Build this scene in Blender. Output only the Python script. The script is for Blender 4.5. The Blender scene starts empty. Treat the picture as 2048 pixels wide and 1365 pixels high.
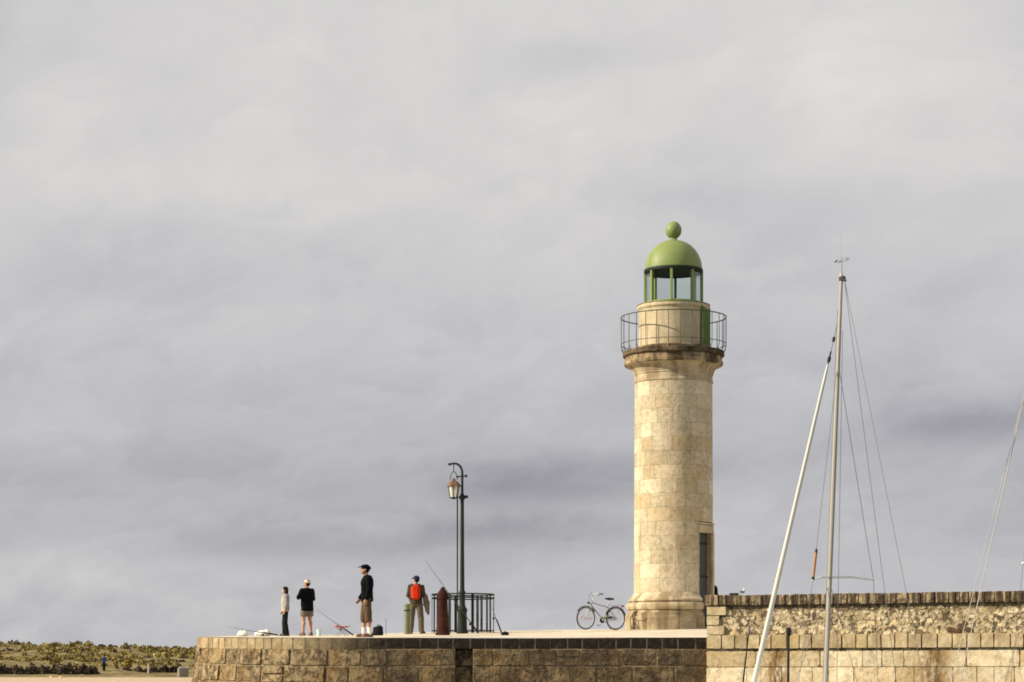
import bpy, bmesh, math, random
from mathutils import Vector, Matrix, Quaternion
R = math.radians
random.seed(11)
S = bpy.context.scene
COL = S.collection

# ------------------------------------------------------------------ camera
F = 4551.0            # focal length in pixels of the 2048 px wide photograph
H = 1355.0            # image row of the horizon
E = 1.7               # eye height above the water (z = 0)
cam = bpy.data.cameras.new('camera'); co = bpy.data.objects.new('camera', cam); COL.objects.link(co)
co.location = (0, 0, E); co.rotation_euler = (R(90), 0, 0)
cam.sensor_width = 36.0; cam.lens = 36.0*F/2048
cam.shift_y = (H-682.5)/2048
cam.clip_start = 0.5; cam.clip_end = 20000
S.camera = co

# ------------------------------------------------------------------ sun, sky, exposure
SUN_AZ, SUN_EL = 78.0, 28.0          # degrees left of the viewing direction's reverse / above the horizon
sd = Vector((-math.sin(R(SUN_AZ))*math.cos(R(SUN_EL)), -math.cos(R(SUN_AZ))*math.cos(R(SUN_EL)), math.sin(R(SUN_EL))))
sl = bpy.data.lights.new('sun', 'SUN'); so = bpy.data.objects.new('sun', sl); COL.objects.link(so)
sl.energy = 5.0; sl.angle = R(0.6); sl.color = (1.0, 0.885, 0.70)
so.rotation_euler = sd.to_track_quat('Z', 'Y').to_euler()
so.location = sd*100

EXPO = 0.35
W = bpy.data.worlds.new('World'); S.world = W; W.use_nodes = True
def world():
    nt = W.node_tree; nt.nodes.clear()
    def nd(t, **k):
        n = nt.nodes.new(t)
        for a, b in k.items(): setattr(n, a, b)
        return n
    def put(sock, v):
        if isinstance(v, bpy.types.NodeSocket): nt.links.new(v, sock)
        else: sock.default_value = v
    def m(op, a, b=0.0, c=0.0):
        n = nd('ShaderNodeMath', operation=op); put(n.inputs[0], a); put(n.inputs[1], b); put(n.inputs[2], c)
        return n.outputs[0]
    def noise(vec, scale, detail=4, rough=.5, w=0):
        n = nd('ShaderNodeTexNoise', noise_dimensions='4D'); put(n.inputs['Vector'], vec); put(n.inputs['W'], w)
        put(n.inputs['Scale'], scale); put(n.inputs['Detail'], detail); put(n.inputs['Roughness'], rough)
        return n.outputs['Fac']
    def xyz(a, b, c):
        n = nd('ShaderNodeCombineXYZ'); put(n.inputs[0], a); put(n.inputs[1], b); put(n.inputs[2], c); return n.outputs[0]
    tc = nd('ShaderNodeTexCoord'); sp = nd('ShaderNodeSeparateXYZ'); nt.links.new(tc.outputs['Generated'], sp.inputs[0])
    x, y, z = sp.outputs
    za = m('MAXIMUM', z, 0.0)
    den = m('ADD', za, 0.42)
    px, py = m('DIVIDE', x, den), m('DIVIDE', y, den)
    # banks drift a little across the view
    qx = m('ADD', px, m('MULTIPLY', py, .25))
    p = xyz(qx, py, 0)
    n1 = noise(p, 2.0, 5, .52, 3.1)          # broad banks
    n2 = noise(p, 5.5, 7, .58, 7.7)          # billows
    n3 = noise(p, 4.0, 4, .5, 12.0)
    wx = m('ADD', qx, m('MULTIPLY', m('SUBTRACT', n3, .5), .35)); wy = m('ADD', py, m('MULTIPLY', m('SUBTRACT', n2, .5), .35))
    n4 = noise(xyz(wx, wy, 0), 14.0, 5, .55, 1.0)
    n5 = m('SUBTRACT', 1.0, m('ABSOLUTE', m('MULTIPLY_ADD', noise(xyz(wx, wy, 0), 7.0, 5, .5, 4.0), 4.0, -2.0)))     # billow crests
    az = m('ARCTAN2', x, y)
    azd = m('ADD', az, m('MULTIPLY', m('SUBTRACT', n3, .5), .12))
    eld = m('ADD', z, m('ADD', m('MULTIPLY', m('SUBTRACT', n2, .5), .045), m('MULTIPLY', az, -.035)))
    f = m('MULTIPLY', m('SUBTRACT', n1, .5), .20)
    f = m('ADD', f, m('MULTIPLY', m('SUBTRACT', n2, .5), .24))
    f = m('ADD', f, m('MULTIPLY', m('SUBTRACT', n4, .5), .15))
    f = m('ADD', f, m('MULTIPLY', m('SUBTRACT', n5, .55), .055))
    # general brightening of the cloud sheet with height
    ramp = nd('ShaderNodeFloatCurve'); put(ramp.inputs['Value'], m('MULTIPLY', za, 2.0))
    cu = ramp.mapping.curves[0]
    pts = [(0, .545), (.024, .54), (.068, .525), (.11, .495), (.156, .480), (.20, .485), (.244, .515), (.288, .555), (.376, .60), (.44, .64), (.51, .65), (.574, .65), (1.0, .65)]
    cu.points[0].location = pts[0]; cu.points[1].location = pts[-1]
    for q in pts[1:-1]: cu.points.new(*q)
    ramp.mapping.update()
    val = m('ADD', ramp.outputs[0], f)
    # the larger cloud masses, at their bearing and elevation (radians)
    for a0, e0, sa, se, amp in (
        (.012, .086, .055, .011, -.175), (-.045, .063, .080, .008, -.115), (.195, .102, .050, .011, -.13), (.02, .066, .05, .008, -.05),
        (-.20, .112, .06, .012, .075), (-.20, .056, .06, .012, .07), (-.13, .212, .055, .013, .06), (-.08, .135, .06, .012, .03),
        (.15, .258, .045, .024, .07), (.03, .232, .05, .016, .05), (.10, .066, .035, .012, .06), (.02, .262, .03, .010, -.045),
        (-.235, .29, .018, .05, -.13), (.21, .205, .05, .012, -.04), (.10, .20, .05, .010, -.035), (-.17, .175, .07, .012, -.03)):
        da = m('DIVIDE', m('SUBTRACT', azd, a0), sa); de = m('DIVIDE', m('SUBTRACT', eld, e0), se)
        q = m('ADD', m('MULTIPLY', da, da), m('MULTIPLY', de, de))
        val = m('ADD', val, m('MULTIPLY', m('EXPONENT', m('MULTIPLY', q, -1.0)), amp))
    # cool grey in the thick parts, faintly warm where thin
    cr = nd('ShaderNodeValToRGB'); put(cr.inputs[0], val)
    e = cr.color_ramp.elements
    e[0].position = .0; e[0].color = (0, 0, 0, 1)
    e[1].position = 1.0; e[1].color = (1.0, .985, .955, 1)
    for q_, c_ in ((.34, (.336, .336, .366)), (.50, (.498, .496, .526)), (.60, (.60, .598, .606)), (.66, (.668, .652, .644))):
        a = cr.color_ramp.elements.new(q_); a.color = (*c_, 1)
    sky = nd('ShaderNodeTexSky', sky_type='NISHITA', sun_disc=False)
    sky.sun_elevation = R(SUN_EL); sky.sun_rotation = math.atan2(sd.x, sd.y); sky.altitude = 5; sky.dust_density = 2.0
    b1 = nd('ShaderNodeBackground'); nt.links.new(sky.outputs[0], b1.inputs[0]); b1.inputs[1].default_value = .06
    b2 = nd('ShaderNodeBackground'); nt.links.new(cr.outputs[0], b2.inputs[0]); b2.inputs[1].default_value = 1.0/2**EXPO
    mx = nd('ShaderNodeMixShader'); mx.inputs[0].default_value = .95
    nt.links.new(b1.outputs[0], mx.inputs[1]); nt.links.new(b2.outputs[0], mx.inputs[2])
    out = nd('ShaderNodeOutputWorld'); nt.links.new(mx.outputs[0], out.inputs[0])
world()
vs = S.view_settings
S.display_settings.display_device = 'sRGB'
vs.view_transform = 'Standard'; vs.look = 'None'; vs.exposure = EXPO; vs.gamma = 1.0; vs.use_curve_mapping = False
S.render.engine = 'CYCLES'
S.cycles.max_bounces = 6; S.cycles.transparent_max_bounces = 12; S.cycles.use_denoising = True
S.cycles.pixel_filter_type = 'BLACKMAN_HARRIS'; S.cycles.filter_width = 1.8

# ------------------------------------------------------------------ helpers
def P(u, v, d):
    return Vector(((u-1024)*d/F, d, E+(H-v)*d/F))

def tag(o, label=None, cat=None, group=None, kind=None):
    if label: o['label'] = label
    if cat: o['category'] = cat
    if group: o['group'] = group
    if kind: o['kind'] = kind
    return o

def thing(name, label, cat, loc=(0, 0, 0), rz=0, group=None):
    o = bpy.data.objects.new(name, None); COL.objects.link(o)
    o.location = loc; o.rotation_euler = (0, 0, rz); o.empty_display_size = .2
    return tag(o, label, cat, group)

def obj(name, bm, mat, parent=None, smooth=False, mesh=None):
    if mesh is None:
        mesh = bpy.data.meshes.new(name)
        bmesh.ops.recalc_face_normals(bm, faces=bm.faces[:])
        bm.to_mesh(mesh); bm.free()
        if smooth: mesh.shade_smooth(); mesh.set_sharp_from_angle(angle=R(32))
        for q in (mat if isinstance(mat, (list, tuple)) else [mat]): mesh.materials.append(q)
    o = bpy.data.objects.new(name, mesh); COL.objects.link(o)
    if parent: o.parent = parent
    return o

def NB(): return bmesh.new()

def box(bm, c, s, rot=None, bev=0.0):
    r = bmesh.ops.create_cube(bm, size=1.0)
    vsx = r['verts']
    for q in vsx: q.co = Vector((q.co.x*s[0], q.co.y*s[1], q.co.z*s[2]))
    if bev:
        ed = list({e_ for q in vsx for e_ in q.link_edges})
        rr = bmesh.ops.bevel(bm, geom=ed, offset=bev, segments=1, affect='EDGES')
        vsx = list({q for f_ in rr['faces'] for q in f_.verts} | {q for q in vsx if q.is_valid})
    for q in vsx:
        if rot is not None: q.co = rot @ q.co
        q.co += Vector(c)

def cyl(bm, a, b, r1, r2=None, n=10, caps=True):
    a, b = Vector(a), Vector(b); r2 = r1 if r2 is None else r2
    d = (b-a); L = d.length
    if L < 1e-6: return
    q = d.normalized().to_track_quat('Z', 'Y')
    A = [bm.verts.new(a + q @ Vector((r1*math.cos(t), r1*math.sin(t), 0))) for t in (2*math.pi*i/n for i in range(n))]
    B = [bm.verts.new(b + q @ Vector((r2*math.cos(t), r2*math.sin(t), 0))) for t in (2*math.pi*i/n for i in range(n))]
    for i in range(n): bm.faces.new((A[i], A[(i+1) % n], B[(i+1) % n], B[i]))
    if caps: bm.faces.new(A[::-1]); bm.faces.new(B)

def tube(bm, pts, r, n=8):
    pts = [Vector(p) for p in pts]; rings = []
    rr = r if isinstance(r, (list, tuple)) else [r]*len(pts)
    for i, p in enumerate(pts):
        t = (pts[min(i+1, len(pts)-1)]-pts[max(i-1, 0)]).normalized()
        q = t.to_track_quat('Z', 'Y')
        rings.append([bm.verts.new(p + q @ Vector((rr[i]*math.cos(a), rr[i]*math.sin(a), 0))) for a in (2*math.pi*k/n for k in range(n))])
    for A, B in zip(rings, rings[1:]):
        # align the seam
        best = min(range(n), key=lambda s_: (A[0].co-B[s_].co).length)
        B2 = B[best:]+B[:best]
        for k in range(n): bm.faces.new((A[k], A[(k+1) % n], B2[(k+1) % n], B2[k]))
        B[:] = B2
    bm.faces.new(rings[0][::-1]); bm.faces.new(rings[-1])

def lathe(bm, prof, n=48, c=(0, 0, 0), cap=True):
    c = Vector(c); rings = []
    for r, z in prof:
        if r < 1e-5: rings.append([bm.verts.new(c+Vector((0, 0, z)))])
        else: rings.append([bm.verts.new(c+Vector((r*math.cos(2*math.pi*k/n), r*math.sin(2*math.pi*k/n), z))) for k in range(n)])
    for A, B in zip(rings, rings[1:]):
        for k in range(n):
            k2 = (k+1) % n
            if len(A) == 1 and len(B) == 1: continue
            if len(A) == 1: bm.faces.new((A[0], B[k2], B[k]))
            elif len(B) == 1: bm.faces.new((A[k], A[k2], B[0]))
            else: bm.faces.new((A[k], A[k2], B[k2], B[k]))
    if cap:
        if len(rings[0]) > 1: bm.faces.new(rings[0][::-1])
        if len(rings[-1]) > 1: bm.faces.new(rings[-1])

def lathe_arc(bm, prof, a0, a1, n=60, rin=.2):
    rows = [[bm.verts.new((r_*math.cos(a0+(a1-a0)*k/n), r_*math.sin(a0+(a1-a0)*k/n), z)) for k in range(n+1)] for r_, z in prof]
    ax = [[bm.verts.new((rin*math.cos(a0+(a1-a0)*k/n), rin*math.sin(a0+(a1-a0)*k/n), z)) for k in range(n+1)] for z in (prof[-1][1], prof[0][1])]
    rows = rows+ax
    for A, B in zip(rows, rows[1:]+rows[:1]):
        for k in range(n): bm.faces.new((A[k], A[k+1], B[k+1], B[k]))
    bm.faces.new([q[0] for q in rows]); bm.faces.new([q[-1] for q in rows][::-1])

def ball(bm, c, r, u=14, v=9, rot=None):
    s = r if isinstance(r, (list, tuple)) else (r, r, r)
    q = bmesh.ops.create_uvsphere(bm, u_segments=u, v_segments=v, radius=1.0)
    for w in q['verts']:
        p = Vector((w.co.x*s[0], w.co.y*s[1], w.co.z*s[2]))
        if rot is not None: p = rot @ p
        w.co = p+Vector(c)

def ring(bm, rad, z, r, n=48, c=(0, 0), a0=0, a1=2*math.pi, m_=6):
    full = abs(a1-a0-2*math.pi) < 1e-6
    k = n if full else n+1
    rs = []
    for i in range(k):
        a = a0+(a1-a0)*i/n
        o = Vector((c[0]+rad*math.cos(a), c[1]+rad*math.sin(a), z)); e_ = Vector((math.cos(a), math.sin(a), 0))
        rs.append([bm.verts.new(o+e_*(r*math.cos(t))+Vector((0, 0, r*math.sin(t)))) for t in (2*math.pi*j/m_ for j in range(m_))])
    for i in range(n):
        A, B = rs[i], rs[(i+1) % k]
        for j in range(m_): bm.faces.new((A[j], B[j], B[(j+1) % m_], A[(j+1) % m_]))
    if not full: bm.faces.new(rs[0]); bm.faces.new(rs[-1][::-1])

# ------------------------------------------------------------------ materials
class MB:
    def __init__(s, name):
        s.mat = bpy.data.materials.new(name); s.mat.use_nodes = True
        s.nt = s.mat.node_tree; s.b = s.nt.nodes['Principled BSDF']; s.out = s.nt.nodes['Material Output']
        s.pos = s.nd('ShaderNodeNewGeometry').outputs['Position']
        s.oi = None
    def nd(s, t, **k):
        n = s.nt.nodes.new(t)
        for a, b in k.items(): setattr(n, a, b)
        return n
    def put(s, sock, v):
        if isinstance(v, bpy.types.NodeSocket): s.nt.links.new(v, sock)
        else: sock.default_value = v
    def m(s, op, a, b=0.0, c=0.0, clamp=False):
        n = s.nd('ShaderNodeMath', operation=op, use_clamp=clamp); s.put(n.inputs[0], a); s.put(n.inputs[1], b); s.put(n.inputs[2], c)
        return n.outputs[0]
    def noise(s, scale, detail=4, rough=.55, stretch=None, off=0.0, out='Fac'):
        mp = s.nd('ShaderNodeMapping'); s.put(mp.inputs[0], s.pos)
        mp.inputs['Location'].default_value = (off, off*1.7, off*.6)
        if stretch: mp.inputs['Scale'].default_value = stretch
        n = s.nd('ShaderNodeTexNoise'); s.put(n.inputs['Vector'], mp.outputs[0])
        n.inputs['Scale'].default_value = scale; n.inputs['Detail'].default_value = detail; n.inputs['Roughness'].default_value = rough
        return n.outputs[out]
    def step(s, v, lo, hi):
        n = s.nd('ShaderNodeMapRange', interpolation_type='SMOOTHSTEP'); s.put(n.inputs[0], v)
        n.inputs[1].default_value = lo; n.inputs[2].default_value = hi
        return n.outputs[0]
    def mix(s, f, a, b, mode='MIX'):
        n = s.nd('ShaderNodeMix', data_type='RGBA', blend_type=mode)
        s.put(n.inputs[0], f)
        s.put(n.inputs[6], a if isinstance(a, bpy.types.NodeSocket) else (*a, 1)); s.put(n.inputs[7], b if isinstance(b, bpy.types.NodeSocket) else (*b, 1))
        return n.outputs[2]
    def rnd(s):
        if s.oi is None: s.oi = s.nd('ShaderNodeObjectInfo').outputs['Random']
        return s.oi
    def sep(s):
        n = s.nd('ShaderNodeSeparateXYZ'); s.put(n.inputs[0], s.pos); return n.outputs
    def bump(s, h, strength=.5, dist=.02):
        n = s.nd('ShaderNodeBump'); s.put(n.inputs['Height'], h); n.inputs['Strength'].default_value = strength; n.inputs['Distance'].default_value = dist
        s.put(s.b.inputs['Normal'], n.outputs[0])
    def done(s, col, rough=.85, spec=.25, metal=0):
        s.put(s.b.inputs['Base Color'], col if isinstance(col, bpy.types.NodeSocket) else (*col, 1))
        s.put(s.b.inputs['Roughness'], rough); s.b.inputs['Specular IOR Level'].default_value = spec; s.b.inputs['Metallic'].default_value = metal
        return s.mat

def plain(name, c, rough=.5, spec=.4, metal=0, var=.15, scale=6, bump=0.0):
    k = MB(name); n = k.noise(scale, 4)
    col = k.mix(n, tuple(q*(1-var) for q in c), tuple(min(1, q*(1+var)) for q in c))
    if bump: k.bump(k.noise(scale*5, 3), bump, .01)
    return k.done(col, rough, spec, metal)

def stone(name, light, dark, rnd=.3, scale=3.0, fine=16, pit=.0, bump=.5, streak=None, lichen=None, extra=None, grey=None, warm=None, sx=3.2):
    """weathered stone: large patches, fine grain, per-piece tone, optional run-off streaks, pits and lichen"""
    k = MB(name)
    col = k.mix(k.step(k.noise(scale, 5, .6), .32, .68), dark, light)
    r = k.rnd()
    if warm:    # per piece colour
        col = k.mix(k.m('MULTIPLY', k.step(k.m('FRACT', k.m('MULTIPLY', r, 7.31)), .45, 1.0), .7), col, warm)
    if grey:
        col = k.mix(k.m('MULTIPLY', k.step(k.m('FRACT', k.m('MULTIPLY', r, 13.7)), .6, 1.0), .6), col, grey)
    g = k.m('MULTIPLY_ADD', r, rnd*2, 1-rnd)
    fn = k.noise(fine, 4, .65, off=3)
    g = k.m('MULTIPLY', g, k.m('MULTIPLY_ADD', fn, .8, .6))
    hs = k.nd('ShaderNodeHueSaturation'); k.put(hs.inputs['Color'], col); k.put(hs.inputs['Value'], g); col = hs.outputs[0]
    hgt = k.m('ADD', k.m('MULTIPLY', fn, .6), k.noise(scale*2.2, 4, .6, off=8))
    if pit:
        pn = k.step(k.noise(8, 3, .6, off=5), .51, .58)
        pn = k.m('MULTIPLY', pn, k.step(k.noise(1.6, 2, off=2), .32, .52))
        col = k.mix(k.m('MULTIPLY', pn, pit), col, tuple(q*.35 for q in dark))
        hgt = k.m('SUBTRACT', hgt, k.m('MULTIPLY', pn, 1.2))
    if streak:
        c, amt, lo, hi = streak
        st = k.step(k.noise(1.0, 4, .6, stretch=(sx, sx, .35), off=4), lo, hi)
        st = k.m('MULTIPLY', st, k.m('MULTIPLY_ADD', fn, .8, .5))
        col = k.mix(k.m('MULTIPLY', st, amt, clamp=True), col, c)
    if lichen:
        c, amt, lo, hi = lichen
        li = k.m('MULTIPLY', k.step(k.noise(1.1, 3, .6, off=9), lo, hi), k.step(k.noise(11, 3, .6, off=6), .35, .6))
        col = k.mix(k.m('MULTIPLY', li, amt), col, c)
    if extra: col = extra(k, col, fn)
    k.bump(hgt, bump, .03)
    return k.done(col, .93, .12)

M = {}
M['rust_stone'] = stone('dark brown stone', (.15, .095, .06), (.07, .045, .03), rnd=.25, scale=5, bump=.6)
M['pale_mortar'] = stone('pale mortar', (.21, .17, .11), (.12, .095, .06), rnd=.1, scale=6)
M['plinth'] = stone('stained plinth stone', (.47, .385, .25), (.27, .205, .12), rnd=0, scale=2.2, bump=.35, streak=((.13, .09, .05), .85, .46, .62))
def mats():
    M['tower'] = stone('tower limestone', (.585, .51, .365), (.49, .41, .275), rnd=.13, scale=1.6, fine=9, bump=.3,
                       streak=((.24, .175, .11), .5, .56, .74), grey=(.47, .40, .28), warm=(.44, .335, .185), pit=.25)
    M['tower_joint'] = stone('tower mortar', (.50, .41, .27), (.36, .28, .17), rnd=0, bump=.2)
    M['tower_trim'] = stone('tower trim stone', (.54, .46, .315), (.38, .30, .185), rnd=.06, scale=2, bump=.3, streak=((.20, .14, .08), .75, .45, .62))
    M['tower_dirty'] = stone('lichen covered cornice stone', (.42, .315, .19), (.11, .08, .048), rnd=.05, scale=2.6, bump=.6, streak=((.05, .035, .02), .8, .42, .6))
    M['tower_cap'] = stone('black weathered slab', (.17, .125, .075), (.035, .027, .018), rnd=.05, scale=3, bump=.6)
    def lich(k, col, fn):
        x, y, z = k.sep()
        for x0, w_ in ((6.85, .40), (10.65, .50)):
            d = k.m('DIVIDE', k.m('SUBTRACT', x, x0), w_)
            g = k.m('EXPONENT', k.m('MULTIPLY', k.m('MULTIPLY', d, d), -1.0))
            g = k.m('MULTIPLY', g, k.step(k.noise(5, 4, .7, stretch=(1, 1, .4), off=x0), .36, .56))
            col = k.mix(k.m('MULTIPLY', g, .9), col, (.27, .155, .05))
            d2 = k.m('DIVIDE', d, .40)
            g2 = k.m('EXPONENT', k.m('MULTIPLY', k.m('MULTIPLY', d2, d2), -1.0))
            g2 = k.m('MULTIPLY', g2, k.step(k.noise(9, 4, .7, stretch=(1, 1, .3), off=x0+1), .38, .58))
            col = k.mix(k.m('MULTIPLY', g2, .85), col, (.07, .05, .03))
        return col
    M['ashlar'] = stone('pale ashlar', (.74, .64, .45), (.56, .45, .28), rnd=.12, scale=2.2, fine=10, bump=.35, warm=(.50, .36, .17), pit=.3, extra=lich)
    M['string'] = stone('string course stone', (.55, .45, .285), (.36, .275, .155), rnd=.12, scale=3, bump=.45, streak=((.26, .19, .10), .6, .48, .66), warm=(.45, .33, .15))
    def runoff(k, col, fn):
        x, y, z = k.sep()
        st = k.noise(1.0, 4, .65, stretch=(4.5, 4.5, .5), off=21)
        top = k.step(z, E+1.50, E+1.92)
        g = k.step(k.m('ADD', st, k.m('MULTIPLY_ADD', top, .30, -.10)), .50, .64)
        g = k.m('MULTIPLY', g, k.m('MULTIPLY_ADD', fn, .8, .45))
        return k.mix(k.m('MULTIPLY', g, .8, clamp=True), col, (.13, .09, .05))
    M['rubble'] = stone('rubble stone', (.70, .60, .41), (.46, .36, .21), rnd=.24, scale=4.0, fine=16, bump=.9, pit=.95, extra=runoff, warm=(.50, .39, .2))
    M['render'] = stone('worn lime render', (.60, .50, .32), (.28, .21, .125), rnd=0, scale=6.5, fine=18, bump=.9, pit=.9, extra=runoff)
    M['capstone'] = stone('lichened coping stone', (.46, .36, .22), (.16, .115, .065), rnd=.10, scale=6, fine=18, bump=.9, streak=((.05, .037, .024), 1.0, .42, .54), sx=11)
    def darken_right(k, col, fn):
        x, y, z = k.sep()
        g = k.m('MULTIPLY', k.step(x, -6.5, -1.5), k.step(k.noise(1.4, 5, .65, off=14), .25, .60))  # wall stones blend to dark brown towards the right, broken up by noise
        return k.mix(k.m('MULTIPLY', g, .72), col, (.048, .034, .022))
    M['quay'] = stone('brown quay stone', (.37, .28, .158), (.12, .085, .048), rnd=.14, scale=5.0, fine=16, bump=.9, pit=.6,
                      lichen=((.30, .165, .05), .65, .50, .64), warm=(.31, .215, .105), extra=darken_right)
    def darken_coping_right(k, col, fn):
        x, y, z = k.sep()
        g = k.m('MULTIPLY', k.step(x, -6.5, -3.0), k.m('MULTIPLY_ADD', fn, .5, .75))  # coping blends to near black towards the right, varied by the fine grain
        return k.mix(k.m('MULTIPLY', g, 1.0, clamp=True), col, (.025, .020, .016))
    M['coping'] = stone('quay coping stone', (.44, .345, .20), (.26, .195, .11), rnd=.2, scale=2.5, fine=9, bump=.5, extra=darken_coping_right)
    M['quay_joint'] = stone('quay mortar', (.32, .245, .145), (.17, .125, .072), rnd=0, scale=3, bump=.8)
    M['deck'] = stone('pale deck paving', (.68, .60, .47), (.56, .48, .36), rnd=0, scale=.9, fine=9, bump=.2)
    k = MB('green lantern paint')
    n = k.noise(3, 4); col = k.mix(n, (.185, .235, .070), (.225, .275, .090))
    col = k.mix(k.m('MULTIPLY', k.step(k.noise(1.4, 4, .6, stretch=(3, 3, .4), off=2), .50, .72), .5), col, (.115, .135, .055))
    k.bump(k.noise(7, 3), .12, .02)
    M['green'] = k.done(col, .52, .35)
    M['green_matt'] = plain('weathered green door paint', (.10, .15, .035), .8, .15)
    M['green_dark'] = plain('dark green door paint', (.045, .085, .022), .5)
    M['rail_green'] = plain('grey green railing paint', (.075, .088, .062), .55)
    M['door'] = plain('slate grey door paint', (.055, .063, .062), .55, var=.2, scale=3)
    k = MB('lantern glass'); nt = k.nt
    tr = k.nd('ShaderNodeBsdfTransparent'); tr.inputs[0].default_value = (.90, .93, .92, 1)
    gl = k.nd('ShaderNodeBsdfGlossy'); gl.inputs['Roughness'].default_value = .06
    lw = k.nd('ShaderNodeLayerWeight'); lw.inputs[0].default_value = .5
    fr = k.nd('ShaderNodeMath', operation='POWER'); nt.links.new(lw.outputs['Facing'], fr.inputs[0]); fr.inputs[1].default_value = 4.0
    mx = k.nd('ShaderNodeMixShader'); nt.links.new(fr.outputs[0], mx.inputs[0]); nt.links.new(tr.outputs[0], mx.inputs[1]); nt.links.new(gl.outputs[0], mx.inputs[2])
    nt.links.new(mx.outputs[0], k.out.inputs[0]); M['glass'] = k.mat
    M['lamp_green'] = plain('dark green cast iron', (.016, .022, .015), .6, .2)
    M['lamp_copper'] = plain('copper lamp hood', (.19, .095, .06), .55, metal=.1, var=.5)
    M['lamp_glass'] = plain('milky lamp glass', (.78, .76, .66), .35, var=.05)
    M['rust'] = stone('rusty cast iron', (.062, .022, .013), (.022, .010, .007), rnd=0, scale=4, fine=18, bump=.3)
    M['pen'] = plain('black green steel', (.014, .017, .014), .65, .2)
    M['pale_green'] = plain('pale green post paint', (.17, .19, .11), .6, var=.2)
    M['pole_grey'] = plain('galvanised steel', (.33, .34, .32), .5, metal=.3)
    M['alu'] = plain('anodised aluminium', (.34, .315, .27), .45, metal=.25, var=.08)
    M['sail'] = plain('furled sail cloth', (.66, .64, .57), .8, var=.06)
    M['wire'] = plain('rigging wire', (.15, .15, .15), .5, metal=.4)
    M['wire_pale'] = plain('pale rope', (.50, .46, .42), .8)
    M['white'] = plain('white enamel', (.78, .79, .76), .4, var=.05)
    M['hull'] = plain('white gelcoat', (.75, .76, .75), .25, var=.05)
    M['hull_blue'] = plain('navy stripe', (.03, .05, .12), .3)
    M['black'] = plain('black plastic', (.013, .013, .014), .55)
    M['orange_tube'] = plain('orange brown plastic tube', (.36, .165, .05), .5)
    M['skin'] = plain('tanned skin', (.42, .215, .125), .55, var=.08)
    M['skin_pale'] = plain('light skin', (.55, .33, .22), .55, var=.08)
    def cloth(n, c, v=.18): M[n] = plain(n.replace('_', ' ')+' cloth', c, .95, .05, var=v, scale=9, bump=.5)
    cloth('black_jacket', (.006, .006, .007)); cloth('dark_trousers', (.012, .014, .015)); cloth('khaki', (.105, .070, .040), .45)
    cloth('grey_shorts', (.175, .15, .115), .25); cloth('olive_shirt', (.062, .055, .036)); cloth('olive_trousers', (.135, .11, .072), .4)
    cloth('cream_vest', (.40, .375, .30)); cloth('grey_shirt', (.24, .235, .235)); cloth('beige_cap', (.60, .50, .38)); cloth('navy_cap', (.025, .03, .075))
    cloth('red_bag', (.55, .035, .012)); cloth('brown_coat', (.16, .125, .095), .3); cloth('blue_shirt', (.04, .10, .30)); cloth('white_sock', (.75, .70, .64))
    cloth('brown_shoe', (.16, .10, .075)); cloth('dark_shoe', (.03, .028, .027)); cloth('hair', (.022, .014, .010)); cloth('black_bag', (.014, .014, .018)); cloth('red_seat', (.55, .05, .055))
    cloth('white_plastic', (.80, .79, .74), .05); cloth('pale_blue_plastic', (.60, .74, .74), .05)
    M['bike'] = plain('silver green bicycle paint', (.33, .34, .31), .5, metal=.1, var=.05)
    M['tyre'] = plain('rubber', (.025, .023, .021), .8)
    M['chrome'] = plain('dull chrome', (.40, .40, .38), .55, metal=.25)
    M['reflector'] = plain('orange reflector', (.80, .25, .06), .3)
    M['red_plastic'] = plain('red plastic', (.12, .01, .012), .35)
    M['rod'] = plain('fishing rod carbon', (.05, .045, .045), .4)
    M['sand'] = stone('beach sand', (.56, .44, .30), (.46, .36, .24), rnd=0, scale=.12, fine=1.2, bump=.3)
mats()

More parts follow.
